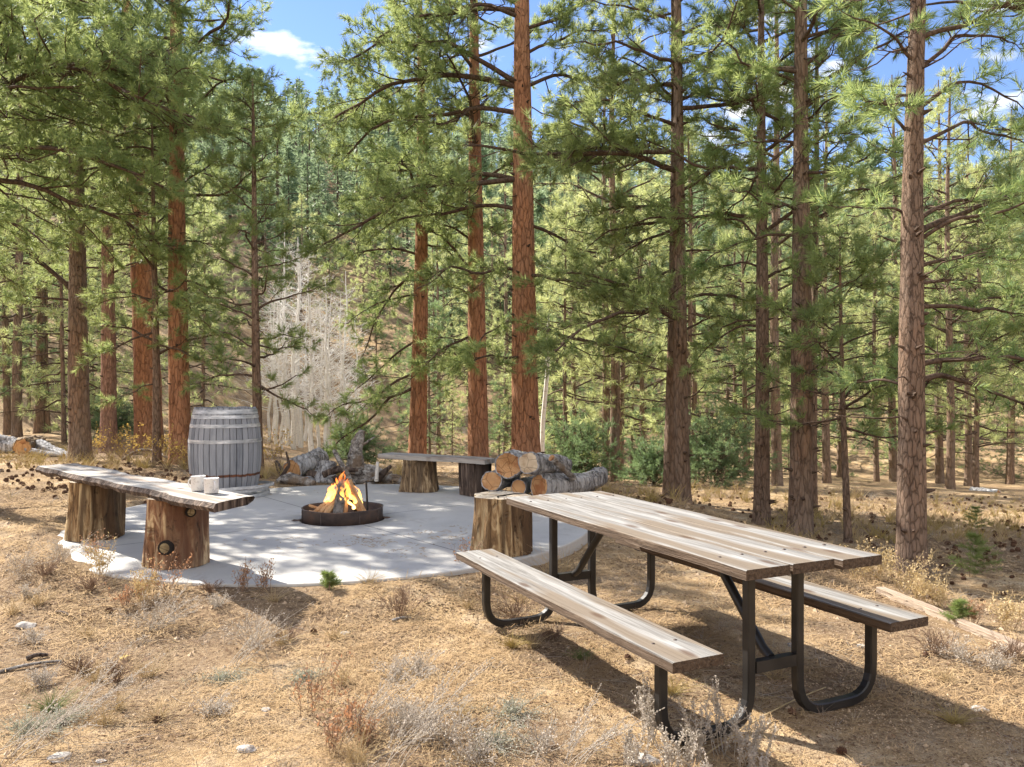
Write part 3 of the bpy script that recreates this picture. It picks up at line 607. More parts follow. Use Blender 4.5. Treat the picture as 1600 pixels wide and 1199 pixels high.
# bush-like junipers
def juniper(px, d, h, wdt, seed, label):
    rng = np.random.default_rng(seed); x, y = (px-800)*d/F, d
    root = empty('juniper_bush', (x, y, gz(x, y)-.03), label, 'bush', 'green bushes at the edge of the woods')
    n = 60; az = rng.uniform(0, 6.28, n); el = rng.uniform(.1, 1.5, n); L = h*rng.uniform(.45, 1., n)*(.6+.4*np.sin(el))
    S = np.zeros((n, 3)); S[:, 2] = rng.uniform(0, .35*h, n); E = S*.6+np.stack([np.cos(az)*np.cos(el)*wdt/h, np.sin(az)*np.cos(el)*wdt/h, np.sin(el)*.8], -1)*L[:, None]
    P = limb_paths(S, E, rng.uniform(-.05, .1, n), rng, 6, .05); a_, b_ = MB(), MB()
    foliate(P, (.004+.003*L)[:, None]*np.linspace(1, .3, 6)[None], a_, b_, rng, 1.0, 20, .085, .011, -1, second=.42, spacing=.11, maxt=9000)
    a_.build('stems', M['limb'], root); b_.build('foliage', M['juniper'], root, smooth=False)
juniper(1118, 17, 1.7, 1.5, 31, 'round blue green juniper bush right of the close pair of pines')
juniper(1022, 17.5, 1.3, 1.1, 32, 'smaller green bush left of the close pair of pines')
juniper(905, 19, 1.8, 1.5, 33, 'dense green bush behind the log pile')
juniper(560, 20, 1.2, 1.0, 34, 'low green bush behind the grey driftwood')
juniper(170, 20, 1.4, 1.0, 35, 'dark green bush behind the pinkish trunk at the left')
# general woods
cnt = 0; placed = []
zones = [('left', -.72, -.36, 'green pine in the sunlit woods on the left slope', 'pines in the woods on the left slope'),
         ('mid', -.14, .10, 'green pine in the woods behind the centre trunks', 'pines in the woods behind the patio'),
         ('right', .10, .75, 'green pine in the woods beyond the picnic table', 'pines in the woods beyond the picnic table')]
tries = 0
while cnt < 125 and tries < 6000:
    tries += 1
    u = rngw.uniform(-.75, .78); d = 18+rngw.uniform(0, 1)**.9*35
    if -.36 < u < -.12 and d < 44: continue                   # the opening with the aspens
    if u < -.36 and d < 21: continue
    if u > .34 and d < 25: continue                            # the clearing at the right
    x, y = u*d, d
    if any((x-a_)**2+(y-b_)**2 < 2.0**2 for a_, b_ in placed): continue
    placed.append((x, y)); k = rngw.choice([0, 1, 2, 3, 4, 5], p=[.14, .20, .03, .25, .17, .21]); 
    z_ = [z for z in zones if z[1] <= u <= z[2]] or [zones[0]]
    place_proto(int(k), x, y, z_[0][3], z_[0][4], rngw.uniform(.75, 1.15)); cnt += 1

# ---- forest on the mountain
def hill_tree(H, R, seed, nt_, ncol):
    rng = np.random.default_rng(seed); mb = MB()
    tubes(mb, np.array([[0, 0, -.6], [0, 0, H*.5], [0, 0, H]]), np.array([.16, .1, .02])*H/12, 5, 1)
    tt = rng.uniform(0, 1, nt_)**1.25; z = H*(.08+.92*tt); az = rng.uniform(0, 6.28, nt_)
    lay = .75+.25*np.cos(z/H*34); r = R*(1-tt)**.85*lay*rng.uniform(.45, 1.08, nt_)+.05
    Pt = np.stack([np.cos(az)*r, np.sin(az)*r, z-r*.15], -1); D = nrm(np.stack([np.cos(az), np.sin(az), rng.uniform(-.4, .5, nt_)], -1))
    tuft_mesh(mb, Pt, D, rng, 4, .62*H/12, .20*H/12, (15, 80), 0, .3)
    return mb
hp = [hill_tree(13, 2.0, 201, 420, 0), hill_tree(11, 2.2, 202, 380, 0), hill_tree(15, 2.1, 203, 460, 0), hill_tree(9, 1.7, 204, 300, 0)]
hobj = []
pos = []; grid = {}
for _ in range(60000):
    u = rngw.uniform(-1.0, 1.0); r = math.sqrt(rngw.uniform(50**2, 178**2)); 
    az = u*.85; x, y = r*math.sin(az), r*math.cos(az)
    if -.38 < az < -.13 and r < 66: continue
    if az < -.36 and r < 62 and mnoise.noise(Vector((x*.08, y*.08, 0))) > -.1: continue
    c = (int(x//3.3), int(y//3.3))
    if any((c[0]+i_, c[1]+j_) in grid and (grid[(c[0]+i_, c[1]+j_)][0]-x)**2+(grid[(c[0]+i_, c[1]+j_)][1]-y)**2 < 3.1**2 for i_ in (-1, 0, 1) for j_ in (-1, 0, 1)): continue
    if mnoise.noise(Vector((x*.035, y*.035, 3))) > .42: continue
    grid[c] = (x, y); pos.append((r, x, y))
pos.sort()
near = pos[:90]; far = pos[90:]
for q, (r, x, y) in enumerate(near):
    k = q % 4; sc = rngw.uniform(.4, .95); loc = (x, y, gz(x, y)); rz = rngw.uniform(0, 6.28)
    if q < 4:
        o = hp[k].build('conifer', [M['needle_hill'], M['limb']], None, smooth=False); hobj.append(o)
        tag(o, 'distant conifer on the lower part of the forested mountainside', 'tree', 'conifers on the lower mountainside')
    else: o = hobj[k].copy(); C.objects.link(o)
    o.location = loc; o.rotation_euler = (0, 0, rz); o.scale = (sc*1.05, sc*1.05, sc)
lo = [hill_tree(13, 2.1, 301, 190, 0), hill_tree(11, 2.4, 302, 170, 0), hill_tree(15, 2.2, 303, 200, 0)]
loV = [(np.concatenate(m_.V), [(f_, mm_) for f_, mm_ in m_.Fl]) for m_ in lo]
fm = MB()
for q, (r, x, y) in enumerate(far):
    V, Fl = loV[q % 3]; sc = rngw.uniform(.32, 1.0)**1.0; a_ = rngw.uniform(0, 6.28); ca, sa = math.cos(a_), math.sin(a_)
    W_ = np.stack([(V[:, 0]*ca-V[:, 1]*sa)*sc*1.15+x, (V[:, 0]*sa+V[:, 1]*ca)*sc*1.15+y, V[:, 2]*sc+tz(x, y)], -1)
    fm.V.append(W_)
    for f_, mm_ in Fl: fm.Fl.append((f_+fm.n, mm_))
    fm.n += len(V)
fo = fm.build('hillside_forest', [M['needle_hill'], M['limb']], smooth=False)
tag(fo, 'dense conifer forest covering the upper mountainside', 'forest', kind='stuff')

# ---- aspens
def aspen(seed, H, diam):
    rng = np.random.default_rng(seed); root = empty('aspen_tree', (0, 0, 0), 'x', 'tree'); a_, b_ = MB(), MB()
    K = 14; z = np.linspace(-.2, H, K); cx = np.cumsum(rng.normal(0, .05, K)); cy = np.cumsum(rng.normal(0, .05, K))
    P = np.stack([cx, cy, z], -1); tubes(a_, P[None], (diam/2*(1-.88*np.clip(z/H, 0, 1)))[None], 8)
    n = 46; zf = rng.uniform(.22, .98, n); az = rng.uniform(0, 6.28, n); L = (1-zf)*1.7+.35; L *= rng.uniform(.6, 1.1, n)
    S = np.stack([np.interp(zf*H, z, cx), np.interp(zf*H, z, cy), zf*H], -1); el = rng.uniform(.2, .8, n)
    E = S+np.stack([np.cos(az)*np.cos(el), np.sin(az)*np.cos(el), np.sin(el)], -1)*L[:, None]
    P2 = limb_paths(S, E, rng.uniform(-.1, .05, n), rng, 7, .05)
    foliate(P2, (.005+.008*L)[:, None]*np.linspace(1, .3, 7)[None], b_, MB(), rng, .45, 3, .01, .001, 9, second=.45, spacing=.16)
    a_.join(b_, 0).build('trunk', M['aspen'], root)
    return root
ap = [aspen(41, 6.8, .17), aspen(42, 5.9, .14), aspen(43, 7.8, .20)]
al = [(469, 30, 2), (432, 28, 1), (447, 33, 0), (484, 27, 1), (456, 27, 0), (497, 31, 1), (512, 29, 0), (540, 28, 0), (528, 33, 1), (420, 31, 1), (476, 35, 0), (552, 32, 1), (440, 26, 1), (508, 26, 1), (462, 32, 2), (490, 25, 0), (428, 34, 2), (520, 27, 1), (535, 31, 2), (450, 29, 2)]
au = [0, 0, 0]
for q, (px, d, k) in enumerate(al):
    x, y = (px-800)*d/F, d
    lb = 'bare white aspen in the pale grove behind the driftwood'
    if q == 0: lb = 'tallest bare white aspen in the middle of the grove'
    if q == 7: lb = 'bare white aspen standing apart at the right side of the grove'
    loc = (x, y, gz(x, y)-.02); sc = 1 if q == 0 else rngw.uniform(.8, 1.05)
    if not au[k]: au[k] = 1; o = ap[k]; o.location = loc; o['label'] = lb; o['group'] = 'bare aspens in the grove'; o.scale = (sc,)*3
    else: copy_thing(ap[k], loc, rngw.uniform(0, 6), sc, lb, 'bare aspens in the grove')
x, y = (846-800)*16/F, 16
bt = empty('birch_trunk', (x, y, gz(x, y)), 'thin pale dead trunk leaning beside the tall orange pine', 'tree')
a_ = MB(); tubes(a_, np.array([[[0, 0, -.1], [.03, 0, 1.0], [.12, 0, 2.0], [.14, .05, 3.1]]]), np.array([[.05, .045, .04, .02]]), 8); a_.build('trunk', M['aspen'], bt)

# ------------------------------------------------------------------ picnic table
TBX, TBY, TYAW = .766, 4.338, -1.124
def plank(mb, L, W, T, c, rng, m=0, me=1, wav=.004, nx=40, skew=0.):
    """a board along x with slightly uneven edges; top in material m, sides in me"""
    xs = np.linspace(-L/2, L/2, nx); cr = [(-W/2, -T/2), (-W/2, T/2-.004), (-W/2+.004, T/2), (0, T/2+.0), (W/2-.004, T/2), (W/2, T/2-.004), (W/2, -T/2), (0, -T/2)]
    n = len(cr); w1 = np.array([sum(rng.normal(0, wav/(k+1))*math.sin(k*x*3/L*PI+k) for k in range(1, 6)) for x in xs]); w2 = np.array([sum(rng.normal(0, wav/(k+1))*math.sin(k*x*3/L*PI+k*2) for k in range(1, 6)) for x in xs])
    ph = rng.uniform(0, 9); V = []
    for i_, x in enumerate(xs):
        e1 = wav*1.2*mnoise.noise(Vector((x*5+ph, 0, 1)))+wav*.5*mnoise.noise(Vector((x*22+ph, 0, 1))); e2 = wav*1.2*mnoise.noise(Vector((x*5+ph, 3, 7)))+wav*.5*mnoise.noise(Vector((x*22+ph, 4, 1)))
        zz = wav*.6*mnoise.noise(Vector((x*2+ph, 8, 2)))
        for y, z in cr:
            V.append([x+skew*(y/W) if abs(abs(x)-L/2) < 1e-6 else x, y+(e1 if y < 0 else e2 if y > 0 else 0), z+zz])
    V = np.array(V)+np.array(c); i_ = np.arange(nx-1)[:, None]*n
    for j_ in range(n):
        q = np.stack([i_[:, 0]+j_, i_[:, 0]+n+j_, i_[:, 0]+n+(j_+1) % n, i_[:, 0]+(j_+1) % n], -1)
        mb.add(V, q[:, ::-1], m if j_ in (1, 2, 3, 4) else me)
    for k_, fl in ((0, False), ((nx-1)*n, True)):
        f_ = [k_+v_ for v_ in range(n)]; f_ = f_ if fl else f_[::-1]; mb.add(V, [f_[::-1]], me)
tab = empty('picnic_table', (TBX, TBY, gz(TBX, TBY)*0), 'weathered wooden picnic table with attached plank seats on a curved black metal frame', 'picnic table', rz=TYAW)
rngp = np.random.default_rng(77)
for k, (v_, dx) in enumerate(((-.242, .0), (0, -.01), (.242, .012))):
    m_ = MB(); plank(m_, 2.22+.02*k, .231, .042, (0, 0, 0), rngp); o = m_.build('tabletop_board', [M['plank'], M['plank_edge']], tab, smooth=False); o.location = (dx, v_, .739)
for v_ in (-.585, .585):
    m_ = MB(); plank(m_, 2.20, .245, .042, (0, 0, 0), rngp); o = m_.build('seat', [M['plank'], M['plank_edge']], tab, smooth=False); o.location = (0, v_, .421)
for u in (.88, -.88):
    for v_ in (-.30, -.18, -.05, .06, .18, .30, -.64, -.53, .53, .64):
        m_ = MB(); tubes(m_, np.array([[0, 0, 0], [0, 0, .003], [0, 0, .005]]), np.array([.009, .008, .001]), 10); o = m_.build('bolt', M['rust'], tab); o.location = (u, v_, .7595 if abs(v_) < .4 else .4415)
def arc_path(pts, r=.14, n=7):
    out_ = [np.array(pts[0], float)]
    for i_ in range(1, len(pts)-1):
        p0, p1, p2 = [np.array(q, float) for q in pts[i_-1:i_+2]]; a_ = p1+nrm(p0-p1)*r; b_ = p1+nrm(p2-p1)*r
        for t_ in np.linspace(0, 1, n): out_.append(a_*(1-t_)**2+2*p1*t_*(1-t_)*1+b_*t_**2 if False else (a_*(1-t_)**2+p1*2*t_*(1-t_)+b_*t_**2))
    out_.append(np.array(pts[-1], float)); return np.array(out_)
def sq_tube(mb, P, hw=.0215, m=0):
    """square section swept in a plane u = const (y,z plane)"""
    P = np.array(P); K = len(P); T = np.empty_like(P); T[1:-1] = P[2:]-P[:-2]; T[0] = P[1]-P[0]; T[-1] = P[-1]-P[-2]; T = nrm(T)
    X_ = np.array([1., 0, 0]); B_ = nrm(np.cross(T, X_)); ch = .25
    cr = [(1, 1-ch), (1-ch, 1), (-1+ch, 1), (-1, 1-ch), (-1, -1+ch), (-1+ch, -1), (1-ch, -1), (1, -1+ch)]; n = len(cr)
    V = np.array([P[i_]+X_*hw*a_+B_[i_]*hw*b_ for i_ in range(K) for a_, b_ in cr]); i_ = np.arange(K-1)[:, None]*n; j_ = np.arange(n)[None]
    mb.add(V, np.stack([i_+j_, i_+(j_+1) % n, i_+n+(j_+1) % n, i_+n+j_], -1).reshape(-1, 4), m)
    mb.add(V, [[v_ for v_ in range(n)][::-1]], m); mb.add(V, [[(K-1)*n+v_ for v_ in range(n)]], m)
for u, s_ in ((.88, 1), (-.88, -1)):
    for sv in (-1, 1):
        m_ = MB(); P = arc_path([(u, sv*.14, .717), (u, sv*.14, .028), (u, sv*.60, .028), (u, sv*.60, .40)], .15)
        P = P-np.array([u, sv*.14, 0]); sq_tube(m_, P); o = m_.build('frame_leg', M['metal'], tab, smooth=False); o.location = (u, sv*.14, 0)
    m_ = MB(); box(m_, (0, 0, 0), (.04, .228, .05)); o = m_.build('crossbar', M['metal'], tab, smooth=False); o.location = (u, 0, .27)
    m_ = MB(); box(m_, (0, 0, 0), (.06, .66, .012)); o = m_.build('top_bracket', M['metal'], tab, smooth=False); o.location = (u, 0, .711)
    for sv in (-1, 1):
        m_ = MB(); box(m_, (0, 0, 0), (.05, .20, .012)); o = m_.build('seat_bracket', M['metal'], tab, smooth=False); o.location = (u, sv*.585, .3935)
    m_ = MB(); P = np.array([[0, 0, 0], [-s_*.05, 0, .03], [-s_*.36, 0, .36], [-s_*.44, 0, .42]]); tubes(m_, P, np.full(4, .022), 8, cap=True); o = m_.build('diagonal_brace', M['metal'], tab); o.location = (u-s_*.02, 0, .288)

# ------------------------------------------------------------------ stumps and log benches
def stump(name, parent, loc, r, h, mside, mtop, seed, flare=.08, rz=0., slantx=0., rough=.05, crack=True, n=72, split=0., topcut=True):
    rng = np.random.default_rng(seed); K = 26; a = np.arange(n)*2*PI/n; zs = np.linspace(0, h, K); V = []
    for z in zs:
        f = 1+flare*(1-z/h)**2
        for t_ in a:
            q = Vector((math.cos(t_)*1.6+seed, math.sin(t_)*1.6, z*1.2)); rr = r*f*(1+rough*2.2*mnoise.noise(q)-.055*max(0, mnoise.noise(Vector((math.cos(t_)*4.5+seed*3, math.sin(t_)*4.5, z*.8))))*2+.02*mnoise.noise(Vector((math.cos(t_)*13, math.sin(t_)*13+seed, z*1.0)))+rough*.8*mnoise.noise(Vector((math.cos(t_)*7+seed, math.sin(t_)*7, z*1.5)))+rough*.25*mnoise.noise(Vector((math.cos(t_)*25, math.sin(t_)*25, z*3+seed))))
            V.append([rr*math.cos(t_), rr*math.sin(t_), z+(slantx*math.cos(t_)*z/h)])
    V = np.array(V); mb = MB(); i_ = np.arange(K-1)[:, None]*n; j_ = np.arange(n)[None]
    mb.add(V, np.stack([i_+j_, i_+(j_+1) % n, i_+n+(j_+1) % n, i_+n+j_], -1).reshape(-1, 4), 0)
    top = V[-n:]; prev = top
    for k_, f in enumerate((.93, .7, .45, .2)):
        cur = top*np.array([f, f, 1]); cur[:, 2] += .004+ .004*np.array([mnoise.noise(Vector((p_[0]*14, p_[1]*14, seed))) for p_ in cur])
        mb.add(np.vstack([prev, cur]), np.stack([np.arange(n), (np.arange(n)+1) % n, n+(np.arange(n)+1) % n, n+np.arange(n)], -1), 1); prev = cur
    mb.add(np.vstack([prev, prev.mean(0)]), np.stack([np.arange(n), (np.arange(n)+1) % n, np.full(n, n)], -1), 1)
    o = mb.build(name, [mside, mtop], parent, smooth=True, loc=loc); o.rotation_euler = (0, 0, rz); return o
PT = PZ
BZ = PT+.004
# left bench
p0 = np.array([-1.90, 5.50]); p1 = np.array([-4.42, 7.84]); c = (p0+p1)/2; L = np.linalg.norm(p1-p0); ang = math.atan2(*(p1-p0)[::-1])
lb = empty('log_bench', (c[0], c[1], BZ), 'long live edge plank bench on two peeled log stumps, left side of the patio', 'bench', rz=ang)
m_ = MB(); nx = 60; xs = np.linspace(-L/2, L/2, nx); V = []
for x in xs:
    e1 = -.18+.05*mnoise.noise(Vector((x*1.7, 1, 4)))+.03*mnoise.noise(Vector((x*7, 1, 4))); e2 = .17+.04*mnoise.noise(Vector((x*1.9, 5, 2)))+.008*mnoise.noise(Vector((x*8, 6, 2)))
    zt = .004*mnoise.noise(Vector((x*3, 0, 0))); th = .062+.03*mnoise.noise(Vector((x*4, 9, 0)))
    if x < -L/2+.9: th *= 1
    for y, z in ((e2+.01, -th), (e2+.025, -th*.5), (e2, zt), (.06, zt+.002), (-.06, zt), (e1, zt), (e1-.012, -.01), (e1+.0, -th*.55), (e1+.045, -th), (0, -th)):
        xx = x
        if x > L/2-1e-6: xx = x-.02*(y/.2)
        if x < -L/2+1e-6: xx = x-.10*(y/.2)
        V.append([xx, y, z])
V = np.array(V); n = 10; i_ = np.arange(nx-1)[:, None]*n
for j_ in range(n):
    q = np.stack([i_[:, 0]+j_, i_[:, 0]+n+j_, i_[:, 0]+n+(j_+1) % n, i_[:, 0]+(j_+1) % n], -1); m_.add(V, q, 0 if j_ in (2, 3, 4) else 1)
m_.add(V, [[v_ for v_ in range(n)]], 1); m_.add(V, [[(nx-1)*n+v_ for v_ in range(n)][::-1]], 1)
o = m_.build('plank', [M['plank_grey'], M['stump_dark']], lb, smooth=False); o.location = (0, 0, .57)
def toloc(x, y):
    dx, dy = x-c[0], y-c[1]; return (dx*math.cos(ang)+dy*math.sin(ang), -dx*math.sin(ang)+dy*math.cos(ang), 0)
s1 = stump('stump', lb, toloc(-2.53, 6.12), .205, .505, M['peeled'], M['stump_top'], 61, .05, -ang, rough=.11)
s2 = stump('stump', lb, toloc(-3.70, 7.16), .225, .505, M['peeled_side'], M['stump_top'], 62, .03, -ang, rough=.12)
# sawn knots on the near stump
for (ax, zz, rr_) in ((-.0, .16, .045), (.15, .41, .032)):
    m_ = MB(); yy = -math.sqrt(max(.2**2-ax**2, 0)); d_ = nrm(np.array([ax*.8, -.2, 0.])); b0 = np.array([ax, yy, zz])
    tubes(m_, np.array([b0-d_*.03, b0+d_*.028, b0+d_*.03, b0+d_*.03]), np.array([rr_*1.35, rr_*1.15, rr_*1.0, .001]), 16, 0); 
    tubes(m_, np.array([b0+d_*.024, b0+d_*.0325]), np.array([rr_*.85, rr_*.8]), 14, 1, cap=True)
    m_.build('sawn_knot', [M['char'], M['knot_end']], s1)
# back bench
p0 = np.array([-1.64, 10.46]); p1 = np.array([-.25, 9.68]); c = (p0+p1)/2; L = np.linalg.norm(p1-p0); ang = math.atan2(*(p1-p0)[::-1])
bb = empty('log_bench', (c[0], c[1], BZ), 'short grey plank bench on two dark stumps at the far side of the patio', 'bench', rz=ang)
m_ = MB(); plank(m_, L, .30, .055, (0, 0, 0), rngp, wav=.008); o = m_.build('plank', [M['plank_grey'], M['plank_grey']], bb, smooth=False); o.location = (0, 0, .425)
stump('stump', bb, toloc(-1.19, 10.24), .205, .395, M['stump_brown'], M['stump_top'], 63, .22, rough=.12)
stump('stump', bb, toloc(-.44, 9.86), .185, .395, M['stump_dark'], M['stump_top'], 64, .0, rough=.11)
# chopping stump
cs = stump('chopping_stump', None, (-.085, 6.56, BZ), .225, .452, M['peeled_side'], M['stump_top'], 65, .10, rough=.085)
tag(cs, 'upright cut stump with split top standing at the patio edge beside the picnic table', 'stump')
m_ = MB(); P = np.array([[-.02, -.215, .458], [-.03, -.12, .4605], [.03, -.05, .4605], [.09, .02, .4605], [.19, .06, .458]]); tubes(m_, P, np.array([.007, .006, .005, .004, .002]), 5); m_.build('split', M['char'], cs)
m_ = MB(); tubes(m_, np.array([[-.02, -.229, .0], [-.018, -.212, .25], [-.02, -.207, .455]]), np.array([.003, .004, .006]), 4); m_.build('split', M['char'], cs)

# ------------------------------------------------------------------ mugs
def mug(x, y, z, rz, label):
    e = empty('mug', (x, y, z), label, 'mug', 'white mugs on the left bench', rz); m_ = MB(); n = 32; a = np.arange(n)*2*PI/n
    pr = [(.0, .003), (.047, .003), (.050, .006), (.051, .104), (.053, .107), (.051, .108), (.048, .104), (.046, .010), (.0, .009)]
    V = np.array([[r_*math.cos(t_), r_*math.sin(t_), z_] for r_, z_ in pr for t_ in a]); i_ = np.arange(len(pr)-1)[:, None]*n; j_ = np.arange(n)[None]
    m_.add(V, np.stack([i_+j_, i_+(j_+1) % n, i_+n+(j_+1) % n, i_+n+j_], -1).reshape(-1, 4)); m_.build('cup', M['enamel'], e)
    m_ = MB(); t_ = np.linspace(-1.45, 1.45, 12); P = np.stack([.048+.034*np.cos(t_), 0*t_, .056+.034*np.sin(t_)], -1); tubes(m_, P, np.full(12, .005), 8); m_.build('handle', M['enamel'], e)
zb = BZ+.574
mug(-2.30, 5.93, zb, 2.9, 'left one of two white speckled mugs, handle showing, on the long bench')
mug(-2.155, 5.80, zb, -.9, 'right one of two white speckled mugs on the long bench')

# ------------------------------------------------------------------ barrel
bx, by = -3.50, 9.88
br = empty('wine_barrel', (bx, by, BZ), 'grey weathered wooden barrel with metal hoops standing upright at the patio edge', 'barrel')
BH = 1.06
def brad(z): t_ = 2*z/BH-1; return .425-.068*abs(t_)**2.0+.0*t_
m_ = MB(); n = 34*8; K = 40; V = []
for z in np.linspace(0, BH, K):
    for j_ in range(n):
        t_ = -PI+2*PI*j_/n; fr_ = (j_ % 8); g_ = -.006 if fr_ == 0 else 0; si = j_//8
        V.append([(brad(z)+g_+.003*math.sin(si*12.9))*math.cos(t_), (brad(z)+g_+.003*math.sin(si*12.9))*math.sin(t_), z+(.004*math.sin(si*7.7) if z > BH-.01 else 0)])
V = np.array(V); i_ = np.arange(K-1)[:, None]*n; j_ = np.arange(n)[None]; m_.add(V, np.stack([i_+j_, i_+(j_+1) % n, i_+n+(j_+1) % n, i_+n+j_], -1).reshape(-1, 4))
r1 = V[-n:].copy(); r2 = r1*np.array([.93, .93, 1]); r3 = r2.copy(); r3[:, 2] = BH-.035
for A_, B_ in ((r1, r2), (r2, r3)): m_.add(np.vstack([A_, B_]), np.stack([j_[0], (j_[0]+1) % n, n+(j_[0]+1) % n, n+j_[0]], -1))
m_.build('staves', M['stave'], br, smooth=False)
m_ = MB(); n = 48; a = np.arange(n)*2*PI/n; V = np.vstack([np.stack([.345*np.cos(a), .345*np.sin(a), np.full(n, BH-.033)], -1), [[0, 0, BH-.033]]]); m_.add(V, np.stack([np.arange(n), (np.arange(n)+1) % n, np.full(n, n)], -1)); m_.build('head', M['plank_grey'], br, smooth=False)
def hoop(mb, zc, hgt, rf, off=.004, tilt=(0, 0), n=96, wob=.0, seed=0):
    a = np.arange(n)*2*PI/n; V = []
    for (dz, o_) in ((-hgt/2, 0), (-hgt/2, off), (hgt/2, off), (hgt/2, 0)):
        for t_ in a:
            z = zc+dz; r_ = (rf(z) if callable(rf) else rf)+o_+wob*mnoise.noise(Vector((math.cos(t_)*2, math.sin(t_)*2, seed)))
            V.append([r_*math.cos(t_), r_*math.sin(t_), z+tilt[0]*math.cos(t_)+tilt[1]*math.sin(t_)+wob*.5*mnoise.noise(Vector((math.cos(t_)*3, math.sin(t_)*3, seed+5)))])
    V = np.array(V); j_ = np.arange(n)
    for q in range(4): 
        q2 = (q+1) % 4; mb.add(V, np.stack([q*n+j_, q*n+(j_+1) % n, q2*n+(j_+1) % n, q2*n+j_], -1))
for zc, hh in ((BH-.045, .055), (BH-.105, .042), (BH*.80, .042), (BH*.627, .042), (.03, .03)):
    m_ = MB(); hoop(m_, zc, hh, lambda z: brad(z)+.002, .004, wob=.002, seed=zc*9); m_.build('hoop', M['hoop'], br)
for k, (dx, dy, dz, r_, tx, ty) in enumerate(((.10, -.06, .022, .44, -.0, .0), (.06, -.05, .062, .455, .016, -.018), (.12, -.035, .10, .46, .026, -.018))):
    m_ = MB(); hoop(m_, 0, .036, r_, .003, (tx, ty), wob=.012, seed=k*3); o = m_.build('loose_hoop', M['hoop'], None, loc=(bx+dx, by+dy, BZ+dz))
    tag(o, ('bottom', 'middle', 'topmost')[k]+' of the loose metal hoops fallen round the foot of the barrel', 'barrel hoop', 'fallen hoops at the barrel foot')

# ------------------------------------------------------------------ fire ring, fire
fp = empty('fire_ring', (FX, FY, PT-.05), 'rusty steel fire ring set in the middle of the patio', 'fire pit')
m_ = MB(); n = 96; a = np.arange(n)*2*PI/n; pr = [(.392, -.06), (.398, -.06), (.398, .165), (.404, .172), (.392, .175), (.386, .165), (.386, -.06)]
V = np.array([[r_*math.cos(t_)*(1+.006*math.sin(3*t_)), r_*math.sin(t_), z_+.003*math.sin(5*t_)] for r_, z_ in pr for t_ in a]); i_ = np.arange(len(pr)-1)[:, None]*n; j_ = np.arange(n)[None]
m_.add(V, np.stack([i_+j_, i_+(j_+1) % n, i_+n+(j_+1) % n, i_+n+j_], -1).reshape(-1, 4)); m_.build('ring', M['rust'], fp)
for t_ in (-.95, -1.9, -2.75, -.35):
    m_ = MB(); box(m_, (.400*math.cos(t_), .400*math.sin(t_), .055), (.006, .006, .21)); m_.build('seam', M['rust'], fp)
m_ = MB(); tubes(m_, np.array([[-.40, -.12, .05], [-.45, -.14, .06], [-.475, -.12, .045], [-.46, -.08, .04], [-.41, -.07, .05]]), np.full(5, .012), 8); m_.build('handle', M['rust'], fp)
m_ = MB(); tubes(m_, np.array([[.40, .05, .05], [.44, .03, .06], [.46, .07, .05], [.44, .1, .04], [.40, .1, .05]]), np.full(5, .010), 8); m_.build('handle', M['rust'], fp)
m_ = MB(); nA = 40; a = np.arange(nA)*2*PI/nA; V = [[0, 0, .10]]
for r_ in (.1, .2, .3, .385): V += [[r_*math.cos(t_), r_*math.sin(t_), .10-.10*(r_/.4)**2+.012*mnoise.noise(Vector((r_*9*math.cos(t_), r_*9*math.sin(t_), 0)))] for t_ in a]
V = np.array(V); m_.add(V, np.stack([np.zeros(nA, int), 1+np.arange(nA), 1+(np.arange(nA)+1) % nA], -1))
for q in range(3): s_ = 1+q*nA; m_.add(V, np.stack([s_+np.arange(nA), s_+nA+np.arange(nA), s_+nA+(np.arange(nA)+1) % nA, s_+(np.arange(nA)+1) % nA], -1))
m_.build('ash_bed', M['ash'], fp)
pk = MB(); tubes(pk, np.array([[0, 0, 0], [-.02, 0, .40]]), np.array([.011, .010]), 8, cap=True); o = pk.build('poker', M['metal'], None, loc=(FX+.265, FY-.05, PT-.01)); tag(o, 'black metal rod standing up inside the fire ring', 'fire poker')
def split_log(p_, q_, r_, label, seed, mats=('firewood', 'firewood'), nm='firewood_piece', group='firewood in the fire', grp=True):
    rng = np.random.default_rng(seed); p_ = np.array(p_); q_ = np.array(q_); m_ = MB(); K = 9; n = 7; aa = np.sort(rng.uniform(0, 2*PI, n)); aa = np.arange(n)*2*PI/n+rng.uniform(-.3, .3, n); rs = r_*rng.uniform(.7, 1.15, n)
    T = nrm(q_-p_); A_ = nrm(np.cross(T, [0.1, .2, 1])); B_ = np.cross(T, A_); V = []
    mid = (p_+q_)/2
    for k in range(K):
        cpt = p_+(q_-p_)*k/(K-1)-mid
        for j_ in range(n): V.append(cpt+(A_*math.cos(aa[j_])+B_*math.sin(aa[j_]))*rs[j_]*(1+.10*rng.normal()))
    V = np.array(V); i_ = np.arange(K-1)[:, None]*n; j_ = np.arange(n)[None]; m_.add(V, np.stack([i_+j_, i_+(j_+1) % n, i_+n+(j_+1) % n, i_+n+j_], -1).reshape(-1, 4))
    m_.add(V, [list(range(n))[::-1]], 1); m_.add(V, [[(K-1)*n+v_ for v_ in range(n)]], 1)
    o = m_.build(nm, [M[mats[0]], M[mats[1]]], None, smooth=False, loc=tuple(mid)); tag(o, label, 'firewood', group if grp else None); return o
Zf = PT+.0
def fl(x, y, z): return (FX+x, FY+y, Zf+z)
split_log(fl(-.02, -.17, .03), fl(.0, .02, .38), .062, 'charred split log glowing at the centre of the fire', 1, ('ash', 'char'))
split_log(fl(.05, -.15, .04), fl(.02, .04, .36), .035, 'thin split log leaning just right of the charred centre log', 2)
split_log(fl(.24, -.10, .04), fl(.05, .03, .37), .052, 'orange split log leaning in from the right of the fire', 3)
split_log(fl(.18, -.02, .03), fl(.06, .08, .34), .040, 'dark split log under the orange right hand one', 4, ('char', 'firewood'))
